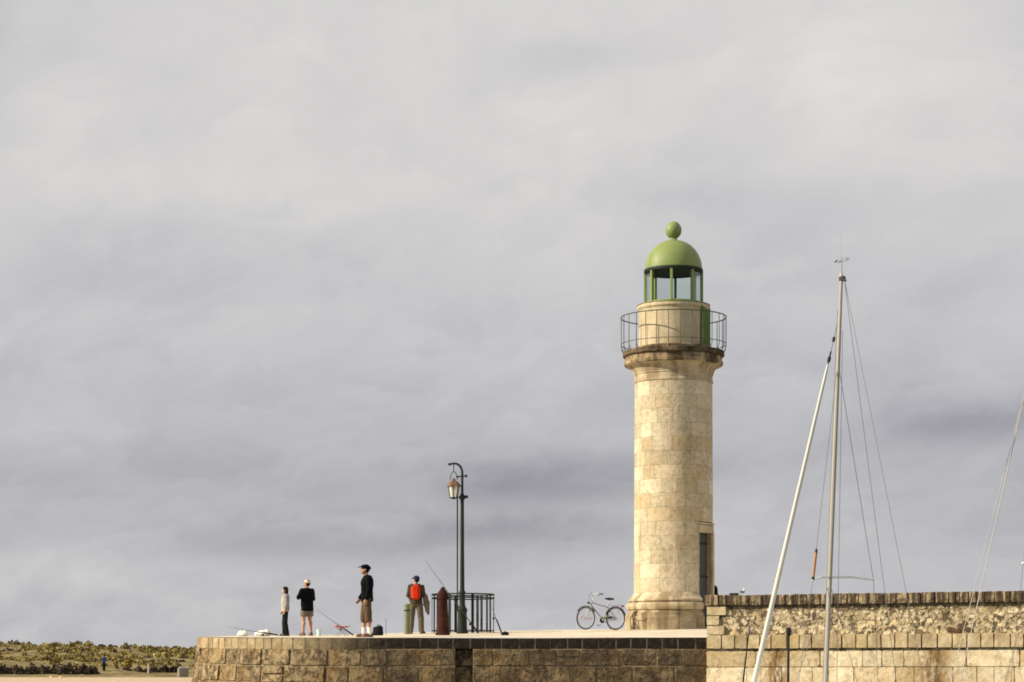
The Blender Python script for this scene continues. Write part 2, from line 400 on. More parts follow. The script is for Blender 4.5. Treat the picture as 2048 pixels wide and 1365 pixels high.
# ------------------------------------------------------------------ water, beach, dunes
def terrain():
    # one sheet of sea bed / beach / dune that reaches to the horizon behind, plus the sea
    bm = NB(); box(bm, (0, 4000, -.02), (16000, 12000, .04))
    k = MB('harbour water'); n = k.noise(.8, 5, .6); k.bump(n, .25, .15)
    w = obj('sea', bm, k.done((.045, .065, .065), .08, .5)); tag(w, 'grey green sea water', None, kind='structure')
    rnd = random.Random(5)
    def hz(x, y):
        # height above the eye level, then + E
        sh = 8*math.sin(x*.03)
        t = (y-sh)
        if t < 120: h = -2.2
        elif t < 222: h = -2.2+2.1*((t-120)/102)
        elif t < 243: h = -.1+.14*(t-222)/21
        elif t < 252: h = .04+1.0*(t-243)/9
        else: h = 1.04+(t-252)/70*3.4
        top = 3.85-.5*max(0, (x+60)/22) if x > -60 else 3.85
        top = max(top, 1.9)
        if y > 330: h = min(h, top)-.004*(y-330)
        h = min(h, top)
        if t > 250: h += .35*math.sin(x*.21+y*.13)+.25*math.sin(x*.5-y*.09+1)+.18*math.sin(x*.09+y*.31)
        if x > 0: h -= x*.08
        return E+h
    bm = NB(); nx, ny = 120, 90
    xs = [-190+i*220/(nx-1) for i in range(nx)]; ys = [110+j*330/(ny-1) for j in range(ny)]
    g = [[bm.verts.new((x, y, max(-2, hz(x, y)))) for x in xs] for y in ys]
    for j in range(ny-1):
        for i in range(nx-1): bm.faces.new((g[j][i], g[j][i+1], g[j+1][i+1], g[j+1][i]))
    k = MB('dune ground')
    x, y, z = k.sep()
    c = k.mix(k.step(k.noise(.35, 4), .35, .62), (.17, .13, .06), (.26, .205, .095))
    c = k.mix(k.step(k.noise(.9, 3, off=4), .55, .7), c, (.04, .038, .015))
    sandc = k.mix(k.noise(.3, 4), (.44, .34, .22), (.58, .46, .32))
    col = k.mix(k.step(z, E-.06, E+.05), sandc, c)
    k.bump(k.noise(1.5, 4), .6, .3)
    d = obj('dunes', bm, k.done(col, .95, .1), smooth=True); tag(d, 'sandy beach rising to low dunes with coastal scrub', None, kind='structure')
    return hz
hz = terrain()

def scrub_mat(name, a, b, c):
    k = MB(name)
    col = k.mix(k.step(k.noise(.22, 3, off=1), .38, .60), a, b)
    col = k.mix(k.m('MULTIPLY', k.step(k.noise(.6, 3, off=7), .52, .66), .8), col, c)
    r = k.noise(3, 2, off=2); hs = k.nd('ShaderNodeHueSaturation'); k.put(hs.inputs['Color'], col); k.put(hs.inputs['Value'], k.m('MULTIPLY_ADD', r, .9, .55))
    k.b.inputs['Transmission Weight'].default_value = 0
    return k.done(hs.outputs[0], .8, .15)
M['scrub'] = scrub_mat('coastal scrub leaves', (.19, .155, .048), (.30, .24, .078), (.10, .08, .038))
M['scrub_dark'] = scrub_mat('dark bramble leaves', (.075, .060, .040), (.115, .088, .062), (.038, .032, .022))
M['gorse'] = scrub_mat('flowering gorse', (.30, .22, .02), (.36, .25, .02), (.12, .11, .02))

def bush(bm, c, r, h, n, leaf, rnd):
    """leaf clumps through a dome shaped volume, denser outside, ragged outline"""
    c = Vector(c)
    for _ in range(n):
        a = rnd.uniform(0, 2*math.pi); u = rnd.random()**.5; t = rnd.random()
        rad = r*u*(1-.55*t*t)*(.8+.35*math.sin(3*a+r*7)*.5)
        p = c+Vector((math.cos(a)*rad, math.sin(a)*rad, h*t*(1-.35*u*u)*rnd.uniform(.7, 1.12)))
        s = leaf*rnd.uniform(.6, 1.5)
        q = Quaternion((rnd.gauss(0, 1), rnd.gauss(0, 1), rnd.gauss(0, 1), rnd.gauss(0, 1))).normalized()
        v = [bm.verts.new(p+q @ Vector(w)) for w in ((-s*.5, -s*.25, 0), (s*.5, -s*.3, s*.12), (s*.2, s*.5, 0), (-s*.45, s*.35, -s*.1))]
        bm.faces.new(v)

def vegetation():
    rnd = random.Random(3)
    bm = NB()
    for _ in range(1900):
        y = rnd.uniform(252, 345); x = rnd.uniform(-95, 6)*y/260
        bush(bm, (x, y, hz(x, y)-.1), rnd.uniform(.5, 1.5), rnd.uniform(.25, .75), 34, .32, rnd)
    o = obj('dune_scrub', bm, M['scrub']); tag(o, 'yellow green coastal scrub covering the low dunes behind the beach', 'scrub', kind='stuff')
    bm = NB()
    for _ in range(150):
        y = rnd.uniform(250, 340); x = rnd.uniform(-86, -8)*y/260
        bush(bm, (x, y, hz(x, y)-.1), rnd.uniform(.6, 1.8), rnd.uniform(.3, .6), 40, .3, rnd)
    o = obj('dark_heather', bm, M['scrub_dark']); tag(o, 'dark patches of heather between the yellow green dune scrub', 'heather', kind='stuff')
    # named shrubs and the dark hedges along the top of the beach
    def shrub(name, label, u, vb, d, r, h, n, mat, cat='shrub', grp=None, length=None):
        p = P(u, vb, d); z = hz(p.x, p.y) if vb is None else p.z
        t = thing(name, label, cat, (p.x, p.y, z), 0, grp)
        b = NB()
        if length:
            k = int(length/.55)
            for i in range(k): bush(b, (-length/2+length*(i+.5)/k+rnd.uniform(-.2, .2), rnd.uniform(-.3, .3), -.1), r*rnd.uniform(.8, 1.3), h*rnd.uniform(.75, 1.1), n, .26, rnd)
        else: bush(b, (0, 0, 0), r, h, n, .26, rnd)
        obj('foliage', b, mat, t)
        b = NB()
        if length:
            for i in range(6):
                cyl(b, (-length/2+length*(i+.5)/6, 0, -.4), (-length/2+length*(i+.5)/6+.1, 0, h*.6), .05, .03, 6); obj('stem', b, M['brown_coat'], t); b = NB()
            b.free()
        else: cyl(b, (0, 0, -.4), (.05, 0, h*.6), .06, .03, 6); obj('stem', b, M['brown_coat'], t)
        return t
    shrub('hedge', 'long dark bramble hedge at the foot of the dune left of the blue clad walker', 90, 1357, 238, .85, 1.6, 300, M['scrub_dark'], 'hedge', None, 11.0)
    shrub('hedge', 'dark bramble hedge beside the pale fence post close to the quay', 330, 1351, 241, .6, 1.25, 260, M['scrub_dark'], 'hedge', None, 3.4)
    shrub('hedge', 'low dark hedge between the blue clad walker and the pale fence post', 258, 1351, 243, .65, 1.0, 240, M['scrub_dark'], 'hedge', None, 4.2)
    shrub('gorse_bush', 'small gorse bush with yellow blossom behind the low hedge', 257, 1333, 246, .45, .75, 150, M['gorse'])
    shrub('dune_shrub', 'rounded dark shrub on the dune skyline above the bramble hedge', 114, 1303, 300, 1.0, .8, 260, M['scrub_dark'])
    shrub('dune_shrub', 'dark shrub on the dune skyline between the walker and the quay', 272, 1306, 300, 1.0, .55, 220, M['scrub_dark'])
    shrub('dune_shrub', 'olive green shrub on the dune crest above the pale fence post', 305, 1309, 296, .8, .7, 220, M['scrub'])
    # posts and the low concrete wall
    pm = plain('bleached timber', (.50, .44, .33), .9, var=.2)
    for u, vt, vb, d, r, lab in ((38, 1298, 1308, 300, .09, 'short bleached post on the dune, the one further from the quay'),
                                 (70, 1298, 1309, 300, .10, 'short bleached post on the dune, standing below the rounded dark skyline shrub'),
                                 (297, 1329, 1354, 239, .10, 'pale timber fence post between the two dark hedges by the beach')):
        t = thing('timber_post', lab, 'post', P(u, vb, d))
        h = (vb-vt)*d/F
        b = NB(); cyl(b, (0, 0, -.6), (0, 0, h), r, r*.9, 8); obj('shaft', b, pm, t)
        b = NB(); cyl(b, (0, 0, h), (0, 0, h+.05), r*1.15, r*.9, 8); obj('cap', b, pm, t)
    t = thing('concrete_block', 'pale weathered concrete block on the sand against the quay end', 'block', P(366, 1357, 232))
    b = NB(); box(b, (0, 0, .40), (1.0, .9, 1.3), Matrix.Rotation(.3, 3, 'Z'), .05); obj('body', b, plain('old concrete', (.22, .20, .165), .9, var=.3, scale=3, bump=.4), t)
    b = NB(); box(b, (.05, 0, 1.08), (.8, .75, .12), Matrix.Rotation(.3, 3, 'Z'), .03); obj('top_slab', b, plain('chalky concrete', (.40, .36, .31), .9), t)
    for u, v, lab in ((228, 1363, 'small dark rock on the sand below the blue clad walker'), (103, 1356, 'small pale boulder on the sand, left one of the pair by the bramble hedge'), (122, 1356, 'small pale boulder on the sand, right one of the pair by the bramble hedge')):
        b = NB(); bmesh.ops.create_icosphere(b, subdivisions=2, radius=.26)
        for q in b.verts: q.co *= rnd.uniform(.75, 1.15); q.co.z *= .75
        o = obj('rock', b, plain('shore rock', (.06, .05, .045) if u > 200 else (.50, .40, .20), .9), smooth=False); o.location = P(u, v, 226); tag(o, lab, 'rock')
vegetation()

# ------------------------------------------------------------------ quay
def slope(x):
    pts = [(-9.5, .024), (-5.5, .027), (-2.8, .036), (0, .041), (3, .046), (5.5, .053)]
    if x <= pts[0][0]: return pts[0][1]
    for (a, s1), (b, s2) in zip(pts, pts[1:]):
        if x <= b: return s1+(s2-s1)*(x-a)/(b-a)
    return pts[-1][1]
EDGE = E+1.03
def deck_z(x, y): return EDGE+slope(x)*(min(y, 69.6)-60) - .01*max(0, y-69.6)
QX, QR, QY, QD = -3.6, 5.35, 65.2, 5.2
def front_y(x): return 60.0 if x >= QX else QY-QD*math.sqrt(max(0, 1-((x-QX)/QR)**2))
def back_y(x): return 75.0 if x >= QX else QY+9.8*math.sqrt(max(0, 1-((x-QX)/QR)**2))

def quay_path(n=160):
    """edge of the quay from the harbour wall leftwards round the head: (x, y, outward normal angle), with arc length"""
    pts = [(5.25, 60.0)]
    x = 5.25
    while x > QX: x -= .05; pts.append((x, 60.0))
    for i in range(1, n+1):
        a = math.pi*.5*i/n
        pts.append((QX-QR*math.sin(a), QY-QD*math.cos(a)))
    for i in range(1, n//2):
        a = math.pi*.5*i/(n//2)
        pts.append((QX-QR*math.cos(a), QY+9.8*math.sin(a)))
    L = [0]
    for a, b in zip(pts, pts[1:]): L.append(L[-1]+math.hypot(b[0]-a[0], b[1]-a[1]))
    return pts, L
QP, QL = quay_path()
def at(s):
    import bisect
    i = max(1, min(len(QL)-1, bisect.bisect_left(QL, s)))
    t = (s-QL[i-1])/(QL[i]-QL[i-1]+1e-9)
    a, b = QP[i-1], QP[i]
    x, y = a[0]+(b[0]-a[0])*t, a[1]+(b[1]-a[1])*t
    return x, y, None
# outward normal: rotate the leftward tangent (-1, 0) into (0, -1)
def at2(s):
    x, y, _ = at(s)
    e_ = .05
    x0, y0, _ = at(max(0, s-e_)); x1, y1, _ = at(s+e_)
    tx, ty = x1-x0, y1-y0; l = math.hypot(tx, ty) or 1
    n = Vector((-ty/l, tx/l, 0))      # left turn of (-1,0) is (0,-1)
    return x, y, n

def variants(mat, n, rough, bulge=.05, seg=3, seed=1, rnd_shape=False, depth_in=.10, inset=.95):
    """unit stones: x -.5...5, z -.5...5, front at y = 0 facing -y, irregular outline, worn edges"""
    out = []; rg = random.Random(seed)
    for v in range(n):
        bm = NB(); ol = []
        if rnd_shape:
            k = rg.choice((6, 7, 8))
            for i in range(k):
                a = 2*math.pi*(i+rg.uniform(-.3, .3))/k
                e_ = 3.2
                c_, s_ = math.cos(a), math.sin(a)
                q = (abs(c_)**e_+abs(s_)**e_)**(-1/e_)*.5*rg.uniform(.82, 1.03)
                ol.append((c_*q, s_*q))
        else:
            cut = .05
            side = [(-.5+cut, -.5), (0, -.5), (.5-cut, -.5), (.5, -.5+cut), (.5, 0), (.5, .5-cut), (.5-cut, .5), (0, .5), (-.5+cut, .5), (-.5, .5-cut), (-.5, 0), (-.5, -.5+cut)]
            ol = [(a+rg.uniform(-1, 0)*rough*math.copysign(1, a)*(abs(a) > .3), b+rg.uniform(-1, 0)*rough*math.copysign(1, b)*(abs(b) > .3)) for a, b in side]
        inner = [bm.verts.new((a*inset*rg.uniform(.97, 1.02), -bulge*rg.uniform(.5, 1.3), b*(inset-.02)*rg.uniform(.97, 1.02))) for a, b in ol]
        edge = [bm.verts.new((a, depth_in*rg.uniform(.6, 1.2), b)) for a, b in ol]
        back = [bm.verts.new((a, 1, b)) for a, b in ol]
        cen = bm.verts.new((rg.uniform(-.15, .15), -bulge*rg.uniform(.8, 1.5), rg.uniform(-.15, .15)))
        k = len(ol)
        for i in range(k):
            j = (i+1) % k
            bm.faces.new((inner[i], inner[j], cen)); bm.faces.new((edge[i], edge[j], inner[j], inner[i])); bm.faces.new((back[i], back[j], edge[j], edge[i]))
        bm.faces.new(back)
        bmesh.ops.recalc_face_normals(bm, faces=bm.faces[:])
        me = bpy.data.meshes.new('stone'); bm.to_mesh(me); bm.free(); me.materials.append(mat); out.append(me)
    return out

def quay():
    rg = random.Random(21)
    root = thing('quay_wall', 'long brown stone quay wall with rounded left end carrying the lighthouse and the anglers', 'quay wall', (0, 0, 0))
    BAT = .13
    # core behind the stones
    bm = NB(); tops, bots = [], []
    n = 150; tot = QL[-1]
    for i in range(n+1):
        s = tot*i/n; x, y, nn = at2(s)
        zt = deck_z(x, y)-.03
        a = Vector((x, y, 0))-nn*.012
        tops.append(bm.verts.new((a.x, a.y, zt)))
        b = Vector((x, y, 0))+nn*((zt+2)*BAT-.022); bots.append(bm.verts.new((b.x, b.y, -2.0)))
    for x, y in ((25, 75.0), (25, 61)):
        tops.append(bm.verts.new((x, y, deck_z(x, y)-.03))); bots.append(bm.verts.new((x, y, -2)))
    k = len(tops)
    for i in range(k): bm.faces.new((tops[i], tops[(i+1) % k], bots[(i+1) % k], bots[i]))
    bm.faces.new(tops); bm.faces.new(bots[::-1])
    obj('core', bm, M['quay_joint'], root)
    # slot in the wall, between the lamp and the bollard
    s0, s1 = 5.25+1.03, 5.25+1.50
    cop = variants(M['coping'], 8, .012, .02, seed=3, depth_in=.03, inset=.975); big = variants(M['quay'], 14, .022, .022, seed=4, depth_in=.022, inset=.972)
    jb = NB(); box(jb, (0, .5, 0), (1, 1, 1)); jm = bpy.data.meshes.new('mortar_joint'); jb.to_mesh(jm); jb.free(); jm.materials.append(M['pale_mortar'])
    def place(name, me, s, w, zc, h, drop, out, dep, tilt=BAT):
        x, y, nn = at2(s)
        o = obj(name, None, None, root, mesh=me)
        p = Vector((x, y, 0))+nn*(drop*BAT+out)
        o.location = (p.x, p.y, zc)
        yaw = math.atan2(nn.x, -nn.y)
        o.rotation_euler = (-math.atan(tilt), rg.uniform(-.012, .012), yaw)
        o.scale = (w, dep, h)
        return o
    front_len = 5.25+3.6+8.6      # straight run plus the quarter ellipse
    s = .02
    while s < front_len+1.5:
        w = rg.uniform(.38, .48) if s < 9 else rg.uniform(.27, .40)
        x, y, _ = at2(s+w/2); zt = deck_z(x, y)
        h = .285+.02*(s > 9)
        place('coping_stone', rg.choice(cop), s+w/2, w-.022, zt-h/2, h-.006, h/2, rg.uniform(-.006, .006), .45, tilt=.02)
        if x > -7.5: place('mortar_joint', jm, s+w, .030, zt-h/2-.002, h-.02, h/2, .004, .3, tilt=.02)
        s += w
    zoff = .285
    for ci, h in enumerate((.45, .45, .42, .42, .42, .42)):
        s = -.05-.2*(ci % 2)
        while s < front_len+1.5:
            w = rg.uniform(.55, 1.25)
            if s < s0 < s+w: w = s0-s
            inslot = s0-.001 <= s < s1-.02
            if inslot: w = s1-s
            if w < .12: s += w; continue
            x, y, _ = at2(s+w/2); zt = deck_z(x, y)
            drop = zoff+h/2
            split = (not inslot) and w < .8 and rg.random() < .14
            dep = .4
            if split:
                for q in (0, 1): place('stone', rg.choice(big), s+w/2, w-.03, zt-zoff-h*(.25+.5*q), h*.5-.03, drop, rg.uniform(-.02, .02), dep)
            else:
                place('stone', rg.choice(big), s+w/2, w-rg.uniform(.010, .022), zt-drop, h-rg.uniform(.008, .02), drop, (rg.uniform(-.02, .02) if not inslot else -.30), dep if not inslot else .12)
            s += w
        zoff += h
    # the slot is hollow: dark side walls are the neighbouring stones; cut the core there with a recessed pocket
    core = [c for c in root.children if c.name.startswith('core')][0]
    cb = NB(); box(cb, (5.25-(s0+s1)/2, 60.12, .9), (s1-s0, .9, 3.2))
    cutter = obj('cutter', cb, M['quay_joint'])
    md = core.modifiers.new('b', 'BOOLEAN'); md.object = cutter; md.operation = 'DIFFERENCE'; md.solver = 'EXACT'
    dg = bpy.context.evaluated_depsgraph_get(); me = bpy.data.meshes.new_from_object(core.evaluated_get(dg))
    core.modifiers.clear(); core.data = me
    bpy.data.objects.remove(cutter)
    # paved deck
    bm = NB(); xs = [QX-QR*math.sin(math.pi*.5*i/26)*.94 for i in range(26, -1, -1)]+[QX+.6*i for i in range(1, 48)]
    rows = []
    for x in xs:
        f0, b0 = front_y(x)+.38, back_y(x)-.2
        rows.append([bm.verts.new((x, yy, deck_z(x, yy)+.005)) for yy in [f0+(b0-f0)*j/24 for j in range(25)]])
    for A, B in zip(rows, rows[1:]):
        for j in range(24): bm.faces.new((A[j], B[j], B[j+1], A[j+1]))
    o = obj('pavement', bm, M['deck'], smooth=True); tag(o, 'pale sunlit paving on top of the quay', None, kind='structure')
quay()

# ------------------------------------------------------------------ harbour wall on the right
WA = -22.0
def harbour_wall():
    rg = random.Random(77)
    root = thing('harbour_wall', 'tall sunlit harbour wall of rubble over a string course and pale ashlar, behind the mast', 'stone wall', (5.09, 59.6, 0), R(WA))
    L = 12.0
    zc0, zc1 = E+1.86, E+2.15
    # core: rubble fill with render
    bm = NB(); box(bm, (L/2+.04, .62, (E+1.95-2)/2), (L-.02, 1.10, E+1.95+2)); obj('core', bm, M['render'], root)
    ash = variants(M['ashlar'], 10, .008, .008, seed=5, depth_in=.012, inset=.99); stg = variants(M['string'], 8, .02, .02, seed=6, depth_in=.03, inset=.97)
    cap = variants(M['capstone'], 10, .05, .022, seed=7, depth_in=.02, inset=.94); rub = variants(M['rubble'], 20, .0, .06, seed=8, rnd_shape=True, depth_in=.10, inset=.85); brk = variants(M['rust_stone'], 6, .0, .08, seed=12, rnd_shape=True, inset=.85)
    def put(name, me, x, z, w, h, y, dep, rot=.0):
        o = obj(name, None, None, root, mesh=me); o.location = (x, y, z); o.scale = (w, dep, h); o.rotation_euler = (0, rot, 0); return o
    # on-edge coping stones
    x = -.06
    while x < 9.6:
        w = rg.uniform(.16, .38) if x > .1 else .42
        hh = (zc1-zc0)*rg.uniform(.985, 1.03)
        put('coping_stone', rg.choice(cap), x+w/2, zc0+hh/2, w+.002, hh, rg.uniform(-.030, -.024), 1.2)
        x += w
    bm = NB(); box(bm, (9.6+1.2, .6, (zc0+zc1)/2), (2.4, 1.2, .28)); obj('coping_run', bm, M['capstone'], root)
    # quoins at the end
    z = E+1.105
    for h, w in ((.25, .50), (.26, .36), (.245, .55)):
        put('quoin', rg.choice(stg), w/2-.005, z+h/2, w-.01, h-.01, .015, 1.0); z += h
    # rubble field
    cnt = 0; z = E+1.10
    hs = [.13, .10, .15, .11, .14, .12]
    for h in hs:
        x = .48+rg.uniform(0, .12)
        while x < 8.95:
            w = rg.choice((.11, .14, .17, .20, .24, .32))*rg.uniform(.9, 1.1)
            hole = (6.25 < x+w/2 < 6.95 and z < E+1.33)
            if cnt < 300 and rg.random() < .9 and not hole:
                hh = h*rg.uniform(.75, 1.25)
                put('rubble_stone', rg.choice(rub), x+w/2, z+h/2+rg.uniform(-.035, .035), w*rg.uniform(.98, 1.12), hh*1.12, .076+rg.uniform(-.012, .010), .22, rg.uniform(-.35, .35)); cnt += 1
            x += w
        z += h
    for x, zz, w, h in ((6.40, 1.20, .30, .17), (6.66, 1.26, .30, .22), (6.86, 1.19, .26, .15), (6.55, 1.16, .3, .12), (6.74, 1.37, .16, .12)):
        tag(put('rubble_stone', rg.choice(brk), x, E+zz, w, h, .06, .22, rg.uniform(-.4, .4)), 'dark brown stone in the broken patch of the rubble')
    # string course
    x = 0.0
    while x < 9.5:
        w = rg.uniform(.29, .44) if x > .3 else .42
        put('string_stone', rg.choice(stg), x+w/2, E+.92, w-.016, .36, -.02+rg.uniform(-.008, .008), .7); x += w
    # ashlar below the shadow gap
    z1 = E+.69
    for ci, h in enumerate((.43, .45, .45, .45, .45)):
        x = -.02
        while x < 9.8:
            w = rg.uniform(.45, 1.75) if ci == 0 else rg.uniform(.40, 1.2)
            put('ashlar_block', rg.choice(ash), x+w/2, z1-h/2, w-rg.uniform(.006, .018), h-rg.uniform(.006, .014), .05+rg.uniform(-.006, .006), .8); x += w
        z1 -= h
harbour_wall()

# ------------------------------------------------------------------ lighthouse
TD = 69.0
TS = F/TD      # px per metre there
TX = (1347-1024)/TS
def lighthouse():
    rg = random.Random(9)
    zb = deck_z(TX, TD)-.08
    root = thing('lighthouse', 'round cream stone lighthouse with green dome, gallery railing and grey door', 'lighthouse', (TX, TD, 0))
    Z = lambda v: E+(H-v)/TS
    r = lambda px: px/TS
    # the entrance interrupts the plinth and the lower courses
    PHI = R(-90+52); HALF = math.asin(22.5/77)
    ARC = (PHI+HALF, PHI-HALF+2*math.pi)
    zd1 = Z(1069)
    bm = NB(); lathe_arc(bm, [(r(97), zb-.5), (r(97), Z(1236)), (r(95), Z(1233)), (r(95), Z(1228)), (r(91), Z(1226.5)), (r(90), Z(1222.5))], *ARC); obj('plinth', bm, M['plinth'], root, True)
    pf = [(r(88), Z(1222.5)), (r(92.5), Z(1221)), (r(94.5), Z(1217.5)), (r(95), Z(1214)), (r(94.5), Z(1210.5)), (r(92), Z(1207.5)), (r(87), Z(1206.5)), (r(87), Z(1204.5)), (r(90.5), Z(1204)), (r(90.5), Z(1200.5)), (r(86), Z(1197)), (r(82.2), Z(1192)), (r(80.4), Z(1188)), (r(79.4), Z(1187))]
    bm = NB(); lathe_arc(bm, pf, *ARC); obj('base_moulding', bm, M['tower_trim'], root, True)
    # shaft: courses of curved blocks round a mortar core
    zt, z0 = Z(769), Z(1187)
    bm = NB(); lathe(bm, [(r(64), zb-.3), (r(64), zt+.02)], 48); obj('shaft_core', bm, M['tower_joint'], root, True)
    def block(span):
        da = span; g = .0014; bm = NB(); segs = max(3, int(da/.09))
        def row(rad, zz, ins): return [bm.verts.new((rad*math.cos(-da/2+ins+(da-2*ins)*i/segs), rad*math.sin(-da/2+ins+(da-2*ins)*i/segs), zz)) for i in range(segs+1)]
        rows = [row(.78, -.5, g), row(.996, -.5, g), row(1.0, -.489, g*2.6), row(1.0, .489, g*2.6), row(.996, .5, g), row(.78, .5, g)]
        for A, B in zip(rows, rows[1:]+rows[:1]):
            for i in range(segs): bm.faces.new((A[i], A[i+1], B[i+1], B[i]))
        bm.faces.new([w[0] for w in rows]); bm.faces.new([w[-1] for w in rows][::-1])
        bmesh.ops.recalc_face_normals(bm, faces=bm.faces[:])
        me = bpy.data.meshes.new('stone_block'); bm.to_mesh(me); bm.free(); me.shade_smooth(); me.set_sharp_from_angle(angle=R(15)); me.materials.append(M['tower'])
        return me
    NC = 15; hc = (zt-z0)/NC; U = 2*math.pi/12; cache = {}
    for c in range(NC):
        rad = r(79.2-1.7*(c+.5)/NC); zc = z0+hc*c
        low = zc+hc*.5 < Z(1051)
        a, end = ARC if low else (lambda q: (q, q+2*math.pi))(rg.uniform(0, .5))
        while a < end-1e-4:
            da = U*rg.choice((.75, 1.0, 1.0, 1.25, 1.4))
            if end-a-da < U*.55: da = end-a
            me = block(da)
            o = obj('stone_block', None, None, root, mesh=me)
            o.location = (0, 0, zc+hc*.5); o.rotation_euler = (0, 0, a+da/2); f = 1+rg.uniform(-.0012, .0012)
            o.scale = (rad*f, rad*f, hc-.003); a += da
    # neck, cornice and gallery slab
    bm = NB(); lathe(bm, [(r(77.4), Z(769.5)), (r(79.2), Z(768)), (r(79.2), Z(765)), (r(77.8), Z(763.5)), (r(77.8), Z(753.5)), (r(79.3), Z(752.5)), (r(79.3), Z(750)), (r(80), Z(749)), (r(81.5), Z(744)), (r(85), Z(739)), (r(90), Z(735.5)), (r(95.6), Z(733.8))], 96)
    obj('cornice_neck', bm, M['tower_trim'], root, True)
    bm = NB(); lathe(bm, [(r(96.5), Z(733.8)), (r(98.3), Z(732)), (r(98.8), Z(728)), (r(98.4), Z(726)), (r(96.5), Z(724.5)), (r(96.5), Z(716))], 96); obj('cornice_band', bm, M['tower_dirty'], root)
    bm = NB(); lathe(bm, [(r(99), Z(715.8)), (r(101.5), Z(714)), (r(101.5), Z(707)), (r(100), Z(705)), (r(60), Z(704))], 96); obj('gallery_slab', bm, M['tower_cap'], root)
    bm = NB(); lathe(bm, [(r(77), Z(705)), (r(77), Z(699)), (r(75), Z(697)), (r(60), Z(696.5))], 64); obj('drum_step', bm, M['tower_dirty'], root)
    bm = NB(); lathe(bm, [(r(69.5), Z(697)), (r(69.5), Z(624)), (r(70.5), Z(622.5)), (r(72.6), Z(620)), (r(73), Z(616)), (r(72), Z(613.8)), (r(55), Z(613))], 64)
    me_ = obj('lantern_drum', bm, M['tower_trim2'], root, True)
    bm = NB(); lathe(bm, [(r(72.6), Z(613.4)), (r(73.6), Z(612.8)), (r(73), Z(612)), (r(56), Z(611.2))], 64); obj('drum_flashing', bm, M['green'], root, True)
    # gallery door in the drum
    ph = R(66); hw = r(25)
    T = Matrix.Rotation(ph, 3, 'Z')     # local -y becomes the outward direction
    def plate(bm, cx, cy, cz, sx, sy, sz, bev=.0): box(bm, T @ Vector((cx, cy, 0))+Vector((0, 0, cz)), (sx, sy, sz), T, bev)
    dist = r(69.5)*math.cos(math.asin(25/69.5))
    bm = NB(); plate(bm, 0, -dist+.10, (Z(617)+Z(711))/2, hw*2, .34, Z(617)-Z(711), .01)
    gd = obj('gallery_door', bm, M['green_matt'], root)
    bm = NB(); plate(bm, 0, -dist-.075, (Z(622)+Z(706))/2, hw*1.6, .012, Z(622)-Z(706)); obj('door_panel', bm, M['green_matt'], gd)
    # railing
    R_ = r(105); zr, zlow = Z(636), Z(697)
    bm = NB(); ring(bm, R_, zr, .018, 72); obj('top_rail', bm, M['rail_green'], root)
    bm = NB(); ring(bm, R_, Z(690), .012, 72); obj('bottom_rail', bm, M['rail_green'], root)
    n = 28
    bmb = NB(); tube(bmb, [(R_, 0, zr), (R_, 0, Z(694)), (R_-.02, 0, Z(700)), (r(100.5), 0, Z(706))], .012, 6)
    bo = obj('baluster', bmb, M['rail_green'], root)
    for i in range(1, n):
        o = bo.copy(); COL.objects.link(o); o.parent = root; o.rotation_euler = (0, 0, 2*math.pi*i/n+.06)
    # lantern: sill, mullions, panes, eave
    bm = NB(); lathe(bm, [(r(57.5), Z(612)), (r(58.3), Z(611)), (r(58.3), Z(608)), (r(57), Z(607)), (r(52), Z(607)), (r(52), Z(612))], 64); obj('lantern_sill', bm, M['green'], root)
    RM = r(56.3); zg0, zg1 = Z(609), Z(547)
    for i in range(8):
        a = R(-90-8+45*i)
        e_ = Vector((math.cos(a), math.sin(a), 0))
        bm = NB(); box(bm, e_*RM+Vector((0, 0, (zg0+zg1)/2)), (.09, .075, zg1-zg0), Matrix.Rotation(a, 3, 'Z'), .008); obj('mullion', bm, M['green'], root)
        a2 = a+R(22.5); e2 = Vector((math.cos(a2), math.sin(a2), 0)); wd = 2*RM*math.sin(R(22.5))-.085
        bm = NB(); box(bm, e2*(RM*math.cos(R(22.5)))+Vector((0, 0, (zg0+zg1)/2)), (.006, wd, zg1-zg0), Matrix.Rotation(a2, 3, 'Z')); obj('glass_pane', bm, M['glass'], root)
    bm = NB(); lathe(bm, [(r(50), zg1-.01), (r(57.5), zg1-.01), (r(59), Z(546)), (r(59.3), Z(543)), (r(58.6), Z(540.5)), (r(57), Z(540))], 64); obj('eave_ring', bm, M['lamp_green'], root)
    bm = NB(); lathe(bm, [(0, Z(545)), (r(51), Z(545.2)), (r(51), Z(543)), (0, Z(542))], 48, cap=False); obj('lantern_ceiling', bm, M['pen'], root)
    pf = []
    for i in range(17):
        a = math.pi/2*i/16
        pf.append((r(57.2)*math.cos(a)**.96 if i < 16 else r(6), Z(540)+r(59)*math.sin(a)))
    bm = NB(); lathe(bm, [(r(58), Z(541)), (r(58), Z(539))]+pf, 64); obj('dome', bm, M['green'], root, True)
    bm = NB(); lathe(bm, [(r(12), Z(483)), (r(7.5), Z(480)), (r(7), Z(477)), (r(8), Z(474))], 32); obj('finial_neck', bm, M['green'], root, True)
    bm = NB(); ball(bm, (0, 0, Z(461)), (r(16.2), r(16.2), r(17.6)), 32, 20); obj('ball_finial', bm, M['green'], root, True)
    # entrance: stone lintel and jambs round a recessed grey door
    T2 = Matrix.Rotation(R(52), 3, 'Z')
    def pl(bm, cx, cy, cz, sx, sy, sz, bev=.0): box(bm, T2 @ Vector((cx, cy, 0))+Vector((0, 0, cz)), (sx, sy, sz), T2, bev)
    zl = Z(1051); ww = r(42); fd = r(78.5)
